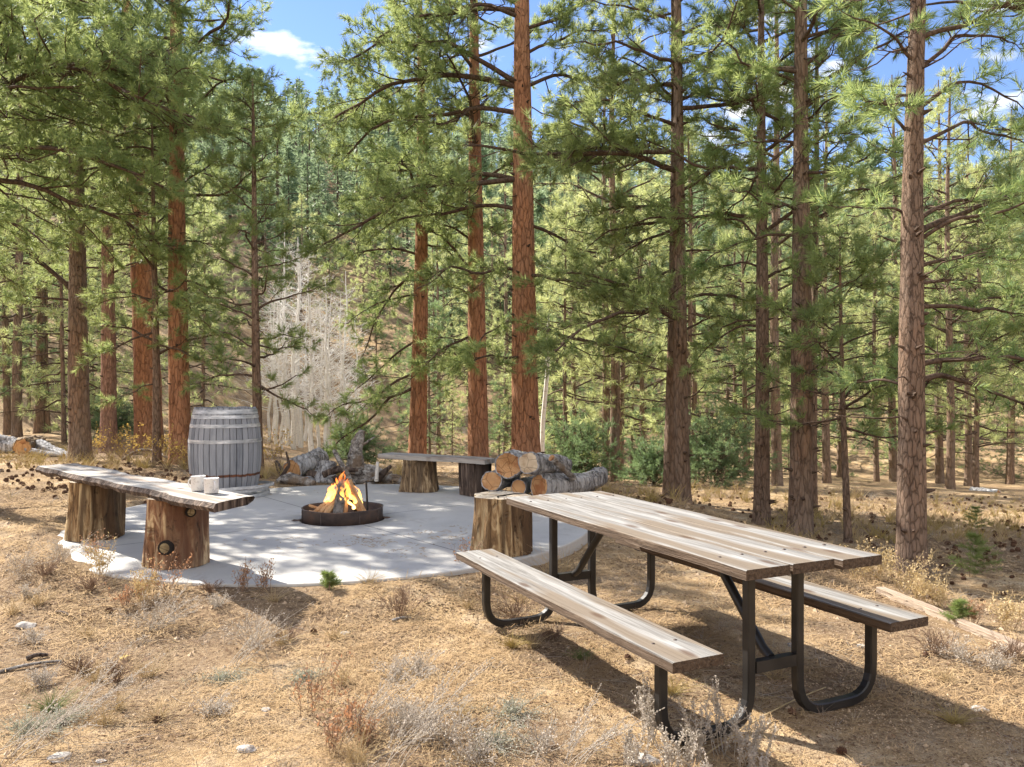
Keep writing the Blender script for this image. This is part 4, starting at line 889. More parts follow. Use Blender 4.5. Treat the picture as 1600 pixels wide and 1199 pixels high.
split_log(fl(-.22, -.14, .05), fl(-.02, .03, .26), .038, 'reddish split stick leaning in from the left of the fire', 5)
split_log(fl(-.29, -.06, .05), fl(-.04, .05, .25), .034, 'brown split stick behind the reddish left one in the fire', 6)
split_log(fl(-.15, -.17, .05), fl(-.01, .0, .24), .030, 'short split stick at the front left of the fire', 7)
split_log(fl(-.34, .02, .13), fl(-.15, -.04, .08), .016, 'thin upper kindling stick sticking out over the left of the ring', 8)
split_log(fl(-.33, -.03, .08), fl(-.12, -.10, .06), .014, 'thin lower kindling stick at the left inside the ring', 9)
fm_ = MB(); rngf = np.random.default_rng(9)
fe = empty('campfire_flames', fl(0, 0, .1), 'orange and yellow flames rising from the burning logs in the ring', 'flame')
for q in range(34):
    ang_ = rngf.uniform(0, 6.28); rr_ = rngf.uniform(0, 1)**.7; x, y = .22*rr_*math.cos(ang_)+.0, .11*rr_*math.sin(ang_)-.01; cen = 1-rr_
    z = rngf.uniform(.02, .10)+.14*cen; h = rngf.uniform(.06, .15)+.08*cen; r_ = rngf.uniform(.014, .034)+.012*cen
    m_ = MB(); t_ = np.linspace(0, 1, 16); ph = rngf.uniform(0, 6); P = np.stack([x*(1-.35*t_)+.03*np.sin(t_*6+ph)*t_, y+.02*np.sin(t_*5+ph*2)*t_, z-.02+h*t_], -1); tubes(m_, P, r_*(np.sin(np.clip(t_*.86+.14, 0, 1)*PI)**.8*(1-t_*.6)*(1+.3*np.sin(t_*11+ph))+.001), 10); m_.build('flame', M['flame'], fe)

# ------------------------------------------------------------------ log piles
def log(p_, q_, r0, r1, label, seed, bark_='log_bark', end='end_orange', name='log', cat='log', group='cut logs piled behind the patio', rough=.07, bend=0., hollow=False, K=26, n=40, pts=None, radii=None, cat2=None):
    rng = np.random.default_rng(seed); p_ = np.array(p_, float); q_ = np.array(q_, float); t_ = np.linspace(0, 1, K)
    if pts is None:
        P = p_[None]*(1-t_[:, None])+q_[None]*t_[:, None]; P[:, 2] += bend*np.sin(t_*PI); R = r0+(r1-r0)*t_
    else:
        pts = np.array(pts, float); s_ = np.linspace(0, 1, len(pts)); P = np.stack([np.interp(t_, s_, pts[:, k]) for k in range(3)], -1); R = np.interp(t_, s_, radii)
        for _ in range(2): P[1:-1] = (P[:-2]+2*P[1:-1]+P[2:])/4
    mid = P.mean(0); P = P-mid; T = np.gradient(P, axis=0); T = nrm(T); ref = np.array([0, 0, 1.]) if abs(nrm(P[-1]-P[0])[2]) < .8 else np.array([1., 0, 0])
    V = []; a = np.arange(n)*2*PI/n
    for k in range(K):
        A_ = nrm(np.cross(T[k], ref)); B_ = np.cross(T[k], A_)
        for g_ in a:
            q = Vector((math.cos(g_)*1.5+seed, math.sin(g_)*1.5, t_[k]*3)); q3 = Vector((math.cos(g_)*6+seed, math.sin(g_)*6, t_[k]*14))
            V.append(P[k]+(A_*math.cos(g_)+B_*math.sin(g_))*R[k]*(1+rough*1.8*mnoise.noise(q)+rough*1.1*mnoise.noise(q3)))
    V = np.array(V); m_ = MB(); i_ = np.arange(K-1)[:, None]*n; j_ = np.arange(n)[None]; m_.add(V, np.stack([i_+j_, i_+(j_+1) % n, i_+n+(j_+1) % n, i_+n+j_], -1).reshape(-1, 4))
    lg = m_.build(name, [M[bark_], M[end]], None, loc=tuple(mid)); tag(lg, label, cat, group)
    for ring, cpt, tt_, rev in ((V[:n], P[0], -T[0], False), (V[-n:], P[-1], T[-1], True)):
        e_ = MB(); rr2 = cpt+(ring-cpt)*.9+tt_*.003
        W_ = np.vstack([ring, rr2, cpt+tt_*(.004 if not hollow or rev else -.10)]); e_.add(W_, np.stack([np.arange(n), (np.arange(n)+1) % n, n+(np.arange(n)+1) % n, n+np.arange(n)], -1), 1)
        e_.add(W_, np.stack([n+np.arange(n), n+(np.arange(n)+1) % n, np.full(n, 2*n)], -1), 0)
        e_.build('cut_end', [M[end], M[bark_]], lg, smooth=False)
    return lg
def P_(px, py, d): return np.array([(px-800)*d/F, d, CAMH-(py-HZ)*d/F])
log(P_(842, 760, 9.25), P_(936, 755, 10.3), .135, .10, 'largest barky log at the bottom right of the pile with an orange cut face', 1, rough=.10, pts=[P_(842, 760, 9.25), P_(880, 758, 9.6), P_(915, 757, 10.0), P_(935, 745, 10.2), P_(944, 735, 10.3)], radii=[.135, .135, .13, .12, .05])
log(P_(768, 752, 9.35), P_(800, 745, 10.3), .12, .11, 'orange ended log at the bottom left of the pile', 2, rough=.08)
log(P_(810, 762, 9.35), P_(835, 755, 10.3), .095, .09, 'small brown ended log wedged at the bottom middle of the pile', 3)
log(P_(794, 727, 9.3), P_(812, 722, 10.2), .155, .14, 'hollow split log on the upper left of the pile', 4, rough=.12, hollow=True)
log(P_(826, 724, 9.15), P_(880, 728, 9.9), .13, .12, 'pale ended log on the upper right of the pile', 5, end='end_pale', rough=.09)
log(P_(862, 716, 9.2), P_(897, 748, 9.5), .045, .035, 'broken grey branch leaning on the right of the log pile', 6, bark_='drift', name='branch', cat='branch', n=16, rough=.05)
D0 = 11.3
log(P_(457, 735, D0), P_(500, 716, D0+.6), .15, .15, 'dark grey log at the left of the driftwood heap behind the fire', 11, group='weathered wood heap behind the fire', end='end_orange', rough=.10)
log(P_(507, 757, D0), P_(510, 722, D0+.1), .15, .12, 'grey rough barked stump end in the middle of the driftwood heap', 12, group='weathered wood heap behind the fire', rough=.14)
log(P_(478, 752, D0-.2), P_(500, 748, D0+.4), .065, .06, 'small round ended log under the dark grey one in the heap', 13, group='weathered wood heap behind the fire', end='end_orange')
log(None or P_(430, 758, 11), P_(490, 755, 11), .05, .06, 'bleached forked root lying at the left of the heap', 14, bark_='drift', end='drift', name='driftwood', cat='driftwood', group='weathered wood heap behind the fire', pts=[P_(428, 758, 11), P_(450, 748, 10.9), P_(468, 752, 10.9), P_(492, 757, 10.9)], radii=[.03, .09, .07, .05], rough=.15)
log(P_(522, 704, 11), P_(552, 760, 10.8), .028, .045, 'pale straight stick leaning over the heap behind the flames', 15, bark_='drift', end='drift', name='stick', cat='stick', n=14, rough=.05, group='weathered wood heap behind the fire')
log(P_(566, 675, 11.2), P_(540, 745, 11.2), .03, .1, 'upright twisted grey driftwood snag rising behind the fire', 16, bark_='drift', end='drift', name='driftwood', cat='driftwood', pts=[P_(567, 673, 11.2), P_(561, 688, 11.2), P_(556, 706, 11.2), P_(556, 728, 11.2), P_(562, 748, 11.2), P_(580, 757, 11.2)], radii=[.035, .075, .09, .125, .15, .13], rough=.18, K=34, group='weathered wood heap behind the fire')
log(P_(560, 745, 11.2), P_(625, 750, 11.2), .1, .1, 'lying grey driftwood trunk to the right of the upright snag', 17, bark_='drift', end='drift', name='driftwood', cat='driftwood', pts=[P_(545, 740, 11.3), P_(575, 742, 11.2), P_(600, 750, 11.2), P_(630, 752, 11.1)], radii=[.08, .13, .12, .06], rough=.18, group='weathered wood heap behind the fire')
log(P_(590, 748, 11), P_(611, 728, 11), .06, .02, 'jagged dark spike of wood at the right end of the heap', 18, bark_='stump_dark', end='stump_dark', name='driftwood', cat='driftwood', n=16, rough=.15, group='weathered wood heap behind the fire')
log(P_(588, 752, 10.9), P_(590, 722, 10.9), .028, .02, 'short white upright broken stick right of the snag', 19, bark_='aspen', end='end_pale', name='stick', cat='stick', n=12, rough=.05, group='weathered wood heap behind the fire')
log(P_(572, 762, 10.9), P_(590, 758, 11.3), .065, .06, 'low pale ended log peeking out under the lying driftwood', 20, end='end_pale', group='weathered wood heap behind the fire')
log(P_(432, 722, 12), P_(446, 752, 11.6), .03, .07, 'dark broken stub of wood at the far left of the heap', 21, bark_='stump_dark', end='stump_dark', name='driftwood', cat='driftwood', n=16, rough=.15, group='weathered wood heap behind the fire')
for k, (pts_, rad2, lb_) in enumerate((([(505, 742), (530, 733), (560, 735)], [.05, .045, .02], 'short dark root arching between the stump end and the snag'),
        ([(540, 757), (575, 752), (612, 738)], [.03, .03, .012], 'thin curved root rising to the right over the lying driftwood'), ([(440, 745), (452, 727), (447, 706)], [.03, .022, .008], 'thin bent twiggy root at the far left of the heap'),
        ([(560, 700), (572, 692), (585, 683)], [.03, .02, .008], 'small dark side branch on the right of the snag'), ([(480, 740), (520, 748), (556, 758)], [.05, .06, .04], 'low grey root lying across the front of the heap'), ([(600, 762), (618, 757), (634, 745)], [.04, .045, .015], 'splintered grey piece at the right foot of the heap'))):
    log(P_(*pts_[0], 11.0), P_(*pts_[-1], 11.0), .03, .03, lb_, 50+k, bark_='drift' if k % 2 else 'stump_dark', end='drift', name='driftwood', cat='driftwood', n=14, rough=.2, pts=[P_(*q, 10.9+.1*k) for q in pts_], radii=rad2, group='weathered wood heap behind the fire')
# deadfall at the left edge
for k, (a_, b_, r_, lb_) in enumerate((((-10, 692, 15.5), (48, 700, 15.3), .16, 'rough fallen log end in the deadfall at the left edge'), ((35, 700, 15.2), (62, 690, 15.8), .17, 'split brown stump piece in the deadfall at the left edge'), ((60, 695, 15.5), (112, 716, 15.0), .10, 'grey log sloping down to the right in the left deadfall'), ((50, 705, 15), (100, 712, 14.8), .05, 'thin branch lying below the left deadfall'))):
    log(P_(*a_), P_(*b_), r_, r_*.7, lb_, 30+k, bark_='log_bark' if k != 1 else 'stump_brown', group='deadfall at the left edge', rough=.2)
log(P_(188, 722, 14.4), P_(262, 716, 13.5), .03, .02, 'curved fallen branch lying between the left pine trunks', 36, bark_='drift', end='drift', name='branch', cat='branch', n=12, bend=.18, group='deadfall at the left edge')
log(P_(1518, 774, 21), P_(1560, 778, 20.5), .22, .2, 'dark fallen log lying at the far side of the right clearing', 37, group='fallen wood on the right clearing')
log(P_(1385, 770, 21.5), P_(1405, 772, 21), .16, .16, 'short dark log lying left of the near scaly trunk in the distance', 38, group='fallen wood on the right clearing')

# ------------------------------------------------------------------ landscape timber
x0, y0, x1, y1 = 2.97, 3.6, 2.62, 5.75
tmb = MB(); Lt = math.hypot(x1-x0, y1-y0); plank(tmb, Lt, .07, .16, (0, 0, 0), rngp, wav=.012, nx=50)
o = tmb.build('landscape_timber', [M['timber'], M['timber']], None, smooth=False, loc=((x0+x1)/2, (y0+y1)/2, -.035)); o.rotation_euler = (0, 0, math.atan2(y1-y0, x1-x0)); tag(o, 'pale edging timber set in the ground beyond the right seat of the picnic table', 'timber')

# ------------------------------------------------------------------ ground cover
rg = np.random.default_rng(400)
def on_patio(x, y, k=1.0): return ((x-PCX)/PRX)**2+((y-PCY)/PRY)**2 < k
def noise_arr(x, y, s, sd): return np.array([mnoise.noise(Vector((a_*s, b_*s, sd))) for a_, b_ in zip(x, y)])
def scatter(n, r0, r1, amax=.62, pw=1.):
    r = r0*(r1/r0)**(rg.uniform(0, 1, n)**pw); a_ = rg.uniform(-amax, amax, n); return r*np.sin(a_), r*np.cos(a_)
# fallen needles
x, y = scatter(230000, 1.6, 16); k = ~on_patio(x, y, 1.01); x, y = x[k], y[k]; nz_ = 1.3*noise_arr(x, y, .9, 2.)+.8*noise_arr(x, y, 3.2, 5.)
k = rg.uniform(-.25, .5, len(x)) < nz_; x, y = x[k], y[k]; n = len(x); z = ground_z(x, y); an = rg.uniform(0, 2*PI, n); ln = rg.uniform(.03, .10, n)*np.clip(np.hypot(x, y)/4, .7, 1.8)
D = np.stack([np.cos(an), np.sin(an), rg.normal(0, .16, n)], -1); S_ = np.stack([-np.sin(an), np.cos(an), 0*an], -1)*(rg.uniform(.0005, .0012, n)*np.clip(np.hypot(x, y)/3, 1, 4))[:, None]
B = np.stack([x, y, z+rg.uniform(.002, .022, n)], -1); T3 = B+D*ln[:, None]; mid = (B+T3)/2; mid[:, 2] += rg.uniform(-.002, .012, n)
V = np.stack([B-S_, B+S_, mid+S_, T3, mid-S_], 1).reshape(-1, 3); i_ = np.arange(n)*5; mb = MB(); mb.add(V, np.concatenate([np.stack([i_, i_+1, i_+2], -1), np.stack([i_, i_+2, i_+4], -1), np.stack([i_+4, i_+2, i_+3], -1)]))
o = mb.build('needle_litter', M['litter'], smooth=False); tag(o, 'brown fallen pine needles and straw lying over the ground', 'needle litter', kind='stuff')
# dead stems and twigs lying about
x, y = scatter(5200, 1.7, 15); k = ~on_patio(x, y, 1.04); x, y = x[k], y[k]; k = noise_arr(x, y, .9, 4.) > -.1; x, y = x[k], y[k]; n = len(x); an = rg.uniform(0, 6.28, n); L_ = rg.uniform(.05, .28, n); t_ = np.linspace(0, 1, 5)[None]
bd = rg.normal(0, .25, (n, 1)); xx = x[:, None]+L_[:, None]*t_*np.cos(an[:, None]+bd*t_); yy = y[:, None]+L_[:, None]*t_*np.sin(an[:, None]+bd*t_); zz = ground_z(xx, yy)+.004+rg.uniform(0, .03, (n, 1))*np.abs(t_-.3)+rg.uniform(0, .01, (n, 1))
mb = MB(); third = n//3
for q in range(3): tubes(mb, np.stack([xx, yy, zz], -1)[q*third:(q+1)*third], (rg.uniform(.0006, .0018, (third, 1))*np.linspace(1, .5, 5)[None]), 3, q)
o = mb.build('fallen_twigs', [M['straw_grey'], M['stem'], M['straw']]); tag(o, 'thin dead stems and twigs strewn over the soil', 'twigs', kind='stuff')
# gravel
x, y = scatter(70000, 1.6, 13); k = ~on_patio(x, y, 1.01); x, y = x[k], y[k]; n = len(x); z = ground_z(x, y); s_ = rg.uniform(.0015, .0055, n)*(1+2.2*(rg.uniform(0, 1, n) > .98))*np.clip(np.hypot(x, y)/4, .8, 2)
oc = np.array([[1, 0, 0], [0, 1, 0], [-1, 0, 0], [0, -1, 0], [0, 0, .8], [0, 0, -.8]]); V = np.stack([x, y, z], -1)[:, None]+oc[None]*s_[:, None, None]*rg.uniform(.6, 1.3, (n, 6, 1))
f_ = np.array([[0, 1, 4], [1, 2, 4], [2, 3, 4], [3, 0, 4]]); mb = MB(); mb.add(V.reshape(-1, 3), (np.arange(n)[:, None, None]*6+f_[None]).reshape(-1, 3))
o = mb.build('gravel', M['gravel'], smooth=False); tag(o, 'coarse tan granite grit and small stones on the soil', 'gravel', kind='stuff')
# flakes of bark and crumbled duff
x, y = scatter(120000, 1.6, 14); k = ~on_patio(x, y, 1.01); x, y = x[k], y[k]; k = rg.uniform(-.45, .4, len(x)) < 1.2*noise_arr(x, y, 1.1, 6.)+.7*noise_arr(x, y, 4.2, 8.); x, y = x[k], y[k]; n = len(x); z = ground_z(x, y)
s_ = rg.uniform(.002, .0085, n)*np.clip(np.hypot(x, y)/4, .8, 1.8); an = rg.uniform(0, 6.28, n); B = np.stack([x, y, z+rg.uniform(.001, .006, n)], -1); A_ = np.stack([np.cos(an), np.sin(an), rg.normal(0, .25, n)], -1)*s_[:, None]; B_ = np.stack([-np.sin(an), np.cos(an), rg.normal(0, .25, n)], -1)*(s_*rg.uniform(.25, .8, n))[:, None]
mb = MB(); mb.add(np.stack([B-A_-B_*.6, B+A_*.8-B_, B+A_+B_*.7, B-A_*.7+B_], 1).reshape(-1, 3), np.arange(n*4).reshape(-1, 4))
o = mb.build('bark_flakes', M['chips'], smooth=False); tag(o, 'dark brown bark flakes and crumbled duff on the soil', 'bark flakes', kind='stuff')
# pine cones
def cone_mesh(n=16, m=14):
    V = []; 
    for i_ in range(m+1):
        t_ = i_/m; r_ = .026*math.sin(min(1, t_*.9+.1)*PI)**.7*(1+.28*((i_ % 2)*2-1))
        for j_ in range(n): a_ = 2*PI*(j_+.5*(i_ % 2))/n; V.append([r_*(1+.18*((j_ % 2)*2-1))*math.cos(a_), r_*(1+.18*((j_ % 2)*2-1))*math.sin(a_), .075*t_-.037])
    V = np.array(V)[:, [2, 0, 1]]; i_ = np.arange(m)[:, None]*n; j_ = np.arange(n)[None]
    return V, np.stack([i_+j_, i_+(j_+1) % n, i_+n+(j_+1) % n, i_+n+j_], -1).reshape(-1, 4)
CV, CF = cone_mesh()
def pg(px, py):
    d = 5.
    for _ in range(30):
        x = (px-800)*d/F; d = .5*d+.5*F*(CAMH-float(ground_z(x, d)))/(py-HZ)
    return (px-800)*d/F, d
cx_, cy_ = [], []
for (xa, xb, ya, yb, nn) in ((0, 300, 722, 768, 170), (60, 420, 735, 790, 80), (1150, 1600, 772, 890, 280), (1350, 1600, 850, 960, 35), (400, 1100, 925, 1190, 3), (0, 500, 850, 1190, 3), (930, 1150, 770, 800, 60), (1100, 1590, 1000, 1180, 3)):
    for _ in range(nn):
        q = pg(rg.uniform(xa, xb), rg.uniform(ya, yb))
        if not on_patio(q[0], q[1], 1.03): cx_.append(q[0]); cy_.append(q[1])
order = np.argsort(np.hypot(cx_, cy_)); mb = MB(); cone0 = None
for r_, q in enumerate(order):
    x, y = cx_[q], cy_[q]; z = float(ground_z(x, y))+.012; rz = rg.uniform(0, 6.28); s_ = rg.uniform(.42, .75)
    if r_ < 150:
        if cone0 is None: m_ = MB(); m_.add(CV, CF); c_ = cone0 = m_.build('pine_cone', M['cone'], None, smooth=False); tag(c_, 'brown pine cone lying on the ground', 'pine cone', 'pine cones scattered on the ground')
        else: c_ = cone0.copy(); C.objects.link(c_)
        c_.location = (x, y, z); c_.rotation_euler = (rg.uniform(0, 1), rg.uniform(-.3, .3), rz); c_.scale = (s_,)*3
    else:
        ca, sa = math.cos(rz)*s_*1.25, math.sin(rz)*s_*1.25; mb.add(np.stack([CV[:, 0]*ca-CV[:, 1]*sa+x, CV[:, 0]*sa+CV[:, 1]*ca+y, CV[:, 2]*s_*1.25+z+.004], -1), CF)
o = mb.build('pine_cones', M['cone'], smooth=False); tag(o, 'many small dark pine cones strewn over the farther forest floor', 'pine cones', kind='stuff')

# ------------------------------------------------------------------ dry plants
def blades(mb, base, n, h, spread, rng, w_=.0016, m=0, curl=.5, hv=.4):
    az = rng.uniform(0, 2*PI, n); le = rng.uniform(.02, spread, n); hh = h*rng.uniform(1-hv, 1.1, n); t_ = np.linspace(0, 1, 6)[None, :]
    bx_ = rng.normal(0, .02*h/.2, n); by_ = rng.normal(0, .02*h/.2, n); rr_ = hh[:, None]*(le[:, None]*t_+curl*le[:, None]*t_**2)
    P = np.stack([base[0]+bx_[:, None]+np.cos(az)[:, None]*rr_, base[1]+by_[:, None]+np.sin(az)[:, None]*rr_, base[2]-.01+hh[:, None]*t_*(1-.35*curl*le[:, None]*t_)], -1)
    P += rng.normal(0, .012*h, P.shape)*t_[..., None]
    tubes(mb, P, np.linspace(1, .3, 6)[None]*np.full((n, 1), w_), 3, m); return P
def leaves(mb, P, n, size, rng, m=0, t0=.35, asp=.5, jit=.01):
    N, K, _ = P.shape; i_ = rng.integers(0, N, n); t_ = rng.uniform(t0, 1, n)*(K-1); k = np.minimum(t_.astype(int), K-2); f_ = (t_-k)[:, None]
    B = P[i_, k]*(1-f_)+P[i_, k+1]*f_+rng.normal(0, jit, (n, 3)); D = nrm(rng.normal(0, 1, (n, 3))+np.array([0, 0, .5])); S_ = rand_perp(D, rng); s_ = size*rng.uniform(.5, 1.2, n)[:, None]
    V = np.stack([B, B+D*s_*.5+S_*s_*asp*.5, B+D*s_, B+D*s_*.5-S_*s_*asp*.5], 1).reshape(-1, 3); mb.add(V, np.arange(len(V)).reshape(-1, 4), m)
def side_shoots(P, rng, per=4, ln=.3, h=.3):
    N, K, _ = P.shape; i_ = np.repeat(np.arange(N), per); t_ = rng.uniform(.3, .9, len(i_))*(K-1); k = np.minimum(t_.astype(int), K-2); f_ = (t_-k)[:, None]
    B = P[i_, k]*(1-f_)+P[i_, k+1]*f_; T = nrm(P[i_, k+1]-P[i_, k]); D = nrm(T+rand_perp(T, rng)*.6); L = h*ln*rng.uniform(.4, 1.1, len(i_))
    return B[:, None]+D[:, None]*(L[:, None]*np.linspace(0, 1, 4)[None])[..., None]
def plant(kind, px, py, h, label, seed, group=None, lean=None, sc=1.):
    rng = np.random.default_rng(seed); x, y = pg(px, py); z = float(ground_z(x, y)); b = np.zeros(3); a_, l_ = MB(), MB()
    spec = dict(sage=('sagebrush', 'shrub', 'sage', 'sage'), russet=('dry_weed', 'weed', 'stem', 'russet'), tan=('dry_weed', 'weed', 'straw', 'straw'), grass=('grass_tuft', 'grass', 'grass', None), straw=('grass_tuft', 'grass', 'straw', None), gold=('grass_tuft', 'grass', 'gold', None),
      grey=('dry_weed', 'weed', 'straw_grey', 'sage'), seedling=('pine_seedling', 'seedling', 'stem', 'grass'), yellow=('leafy_shrub', 'shrub', 'stem', 'leaf_yellow'), wisp=('dry_weed', 'weed', 'straw_grey', 'sage'), mat=('sage_mat', 'ground plant', 'sage_green', 'sage_green'), twig=('twiggy_shrub', 'shrub', 'stem', None))[kind]
    e = empty(spec[0], (x, y, z), label, spec[1], group)
    if kind == 'sage': P = blades(a_, b, 11, h, .62, rng, .0022, hv=.5, curl=-.2); Q = side_shoots(P, rng, 3, .3, h); tubes(a_, Q, np.full(Q.shape[:2], .0014), 3); leaves(l_, P, 900, .009, rng, t0=.35, asp=.9, jit=.003); leaves(l_, Q, 450, .008, rng, t0=.1, asp=.9, jit=.003)
    elif kind == 'russet': P = blades(a_, b, 12, h, .7, rng, .0018, hv=.5, curl=.0); Q = side_shoots(P, rng, 4, .35, h); tubes(a_, Q, np.full(Q.shape[:2], .001), 3); leaves(l_, P, 90, .026, rng, asp=.4); leaves(l_, Q, 120, .018, rng, t0=.3, asp=.5)
    elif kind == 'tan': P = blades(a_, b, 16, h, .6, rng, .0017, hv=.6, curl=.1); Q = side_shoots(P, rng, 4, .3, h); tubes(a_, Q, np.full(Q.shape[:2], .001), 3); leaves(l_, P, 260, .022, rng, t0=.3, asp=.4); leaves(l_, Q, 260, .018, rng, t0=.3, asp=.6)
    elif kind == 'grey': P = blades(a_, b, 22, h, 1.5, rng, .0018, hv=.6, curl=.3); Q = side_shoots(P, rng, 7, .35, h); tubes(a_, Q, np.full(Q.shape[:2], .0009), 3); leaves(l_, Q, 600, .009, rng, t0=.2, asp=.7)
    elif kind == 'mat': P = blades(a_, b, 50, h, 2.4, rng, .0015, hv=.6, curl=.6); Q = side_shoots(P, rng, 4, .35, h); tubes(a_, Q, np.full(Q.shape[:2], .0009), 3); leaves(l_, P, 800, .012, rng, t0=.1, asp=.5); leaves(l_, Q, 600, .011, rng, t0=.1, asp=.5)
    elif kind in ('grass', 'straw', 'gold'): P = blades(a_, b, 130 if kind != 'straw' else 60, h, 1.0, rng, .0013, hv=.7, curl=.9)
    elif kind == 'wisp':
        P = blades(a_, b, 11, h, .5, rng, .0017, hv=.5, curl=.1); l_ = MB(); a_ = MB(); t_ = (np.linspace(0, 1, 6)[None, :, None]); P = P+np.array([.75, .25, -.28])*h*t_**1.2*(.6+.4*rng.uniform(0, 1, (11, 1, 1)))
        tubes(a_, P, np.linspace(1, .4, 6)[None]*np.full((11, 1), .0019), 3); Q = side_shoots(P, rng, 4, .18, h); tubes(a_, Q, np.full(Q.shape[:2], .001), 3); leaves(l_, P, 420, .009, rng, t0=.35, asp=.7, jit=.003); leaves(l_, Q, 260, .008, rng, t0=.1, asp=.7, jit=.002)
    elif kind == 'twig': P = blades(a_, b, 26, h, 1.3, rng, .0022, hv=.5, curl=.2); Q = side_shoots(P, rng, 7, .45, h); tubes(a_, Q, np.full(Q.shape[:2], .0011), 3)
    elif kind == 'yellow': P = blades(a_, b, 16, h, 1.1, rng, .003, hv=.5, curl=.1); Q = side_shoots(P, rng, 5, .35, h); tubes(a_, Q, np.full(Q.shape[:2], .0018), 3); leaves(l_, Q, 420, .035, rng, t0=.3, asp=.7)
    elif kind == 'seedling':
        P = blades(a_, b, 1, h, .03, rng, .004, hv=0); zf = np.repeat(np.linspace(.15, .92, 6), 5); az = rng.uniform(0, 6.28, 30); L = h*.62*(1.05-zf)
        Bp = np.stack([0*zf, 0*zf, zf*h], -1); Q = Bp[:, None]+np.stack([np.cos(az), np.sin(az), np.full(30, .35)], -1)[:, None]*(L[:, None]*np.linspace(0, 1, 5)[None])[..., None]; tubes(a_, Q, np.full(Q.shape[:2], .002), 3)
        R_ = Q.reshape(-1, 3); tuft_mesh(l_, R_, nrm(np.repeat(Q[:, -1]-Q[:, 0], 5, 0)), rng, 16, .035*max(1, h/.25), .0028*max(1, h/.3), (20, 70), 0, .04)
    a_.build('stems' if spec[3] else 'blades', M[spec[2]], e)
    if spec[3]: l_.build('leaves', M[spec[3]], e, smooth=False)
    return e
g1 = 'pale sage plants in front of the left table seat'
for k, (px, py, h, lb) in enumerate(((1012, 1165, .27, 'tall pale sage stalks rising against the front leg of the left seat'), (1052, 1215, .20, 'low bushy pale sage at the bottom edge below the seat end'), (1092, 1190, .22, 'short dense pale sage between the front seat leg and table leg'), (1132, 1180, .27, 'tallest pale sage plant left of the front table leg'), (1165, 1200, .22, 'pale sage leaning against the curved front table leg'), (985, 1200, .16, 'sprawling pale sage left of the front seat leg'), (1120, 1260, .16, 'pale sage at the very bottom edge below the front table leg'), (1190, 1240, .14, 'small pale sage at the bottom edge right of the front table leg'))): plant('sage', px, py, h, lb, 500+k, g1)
g2 = 'dry weeds in the foreground'
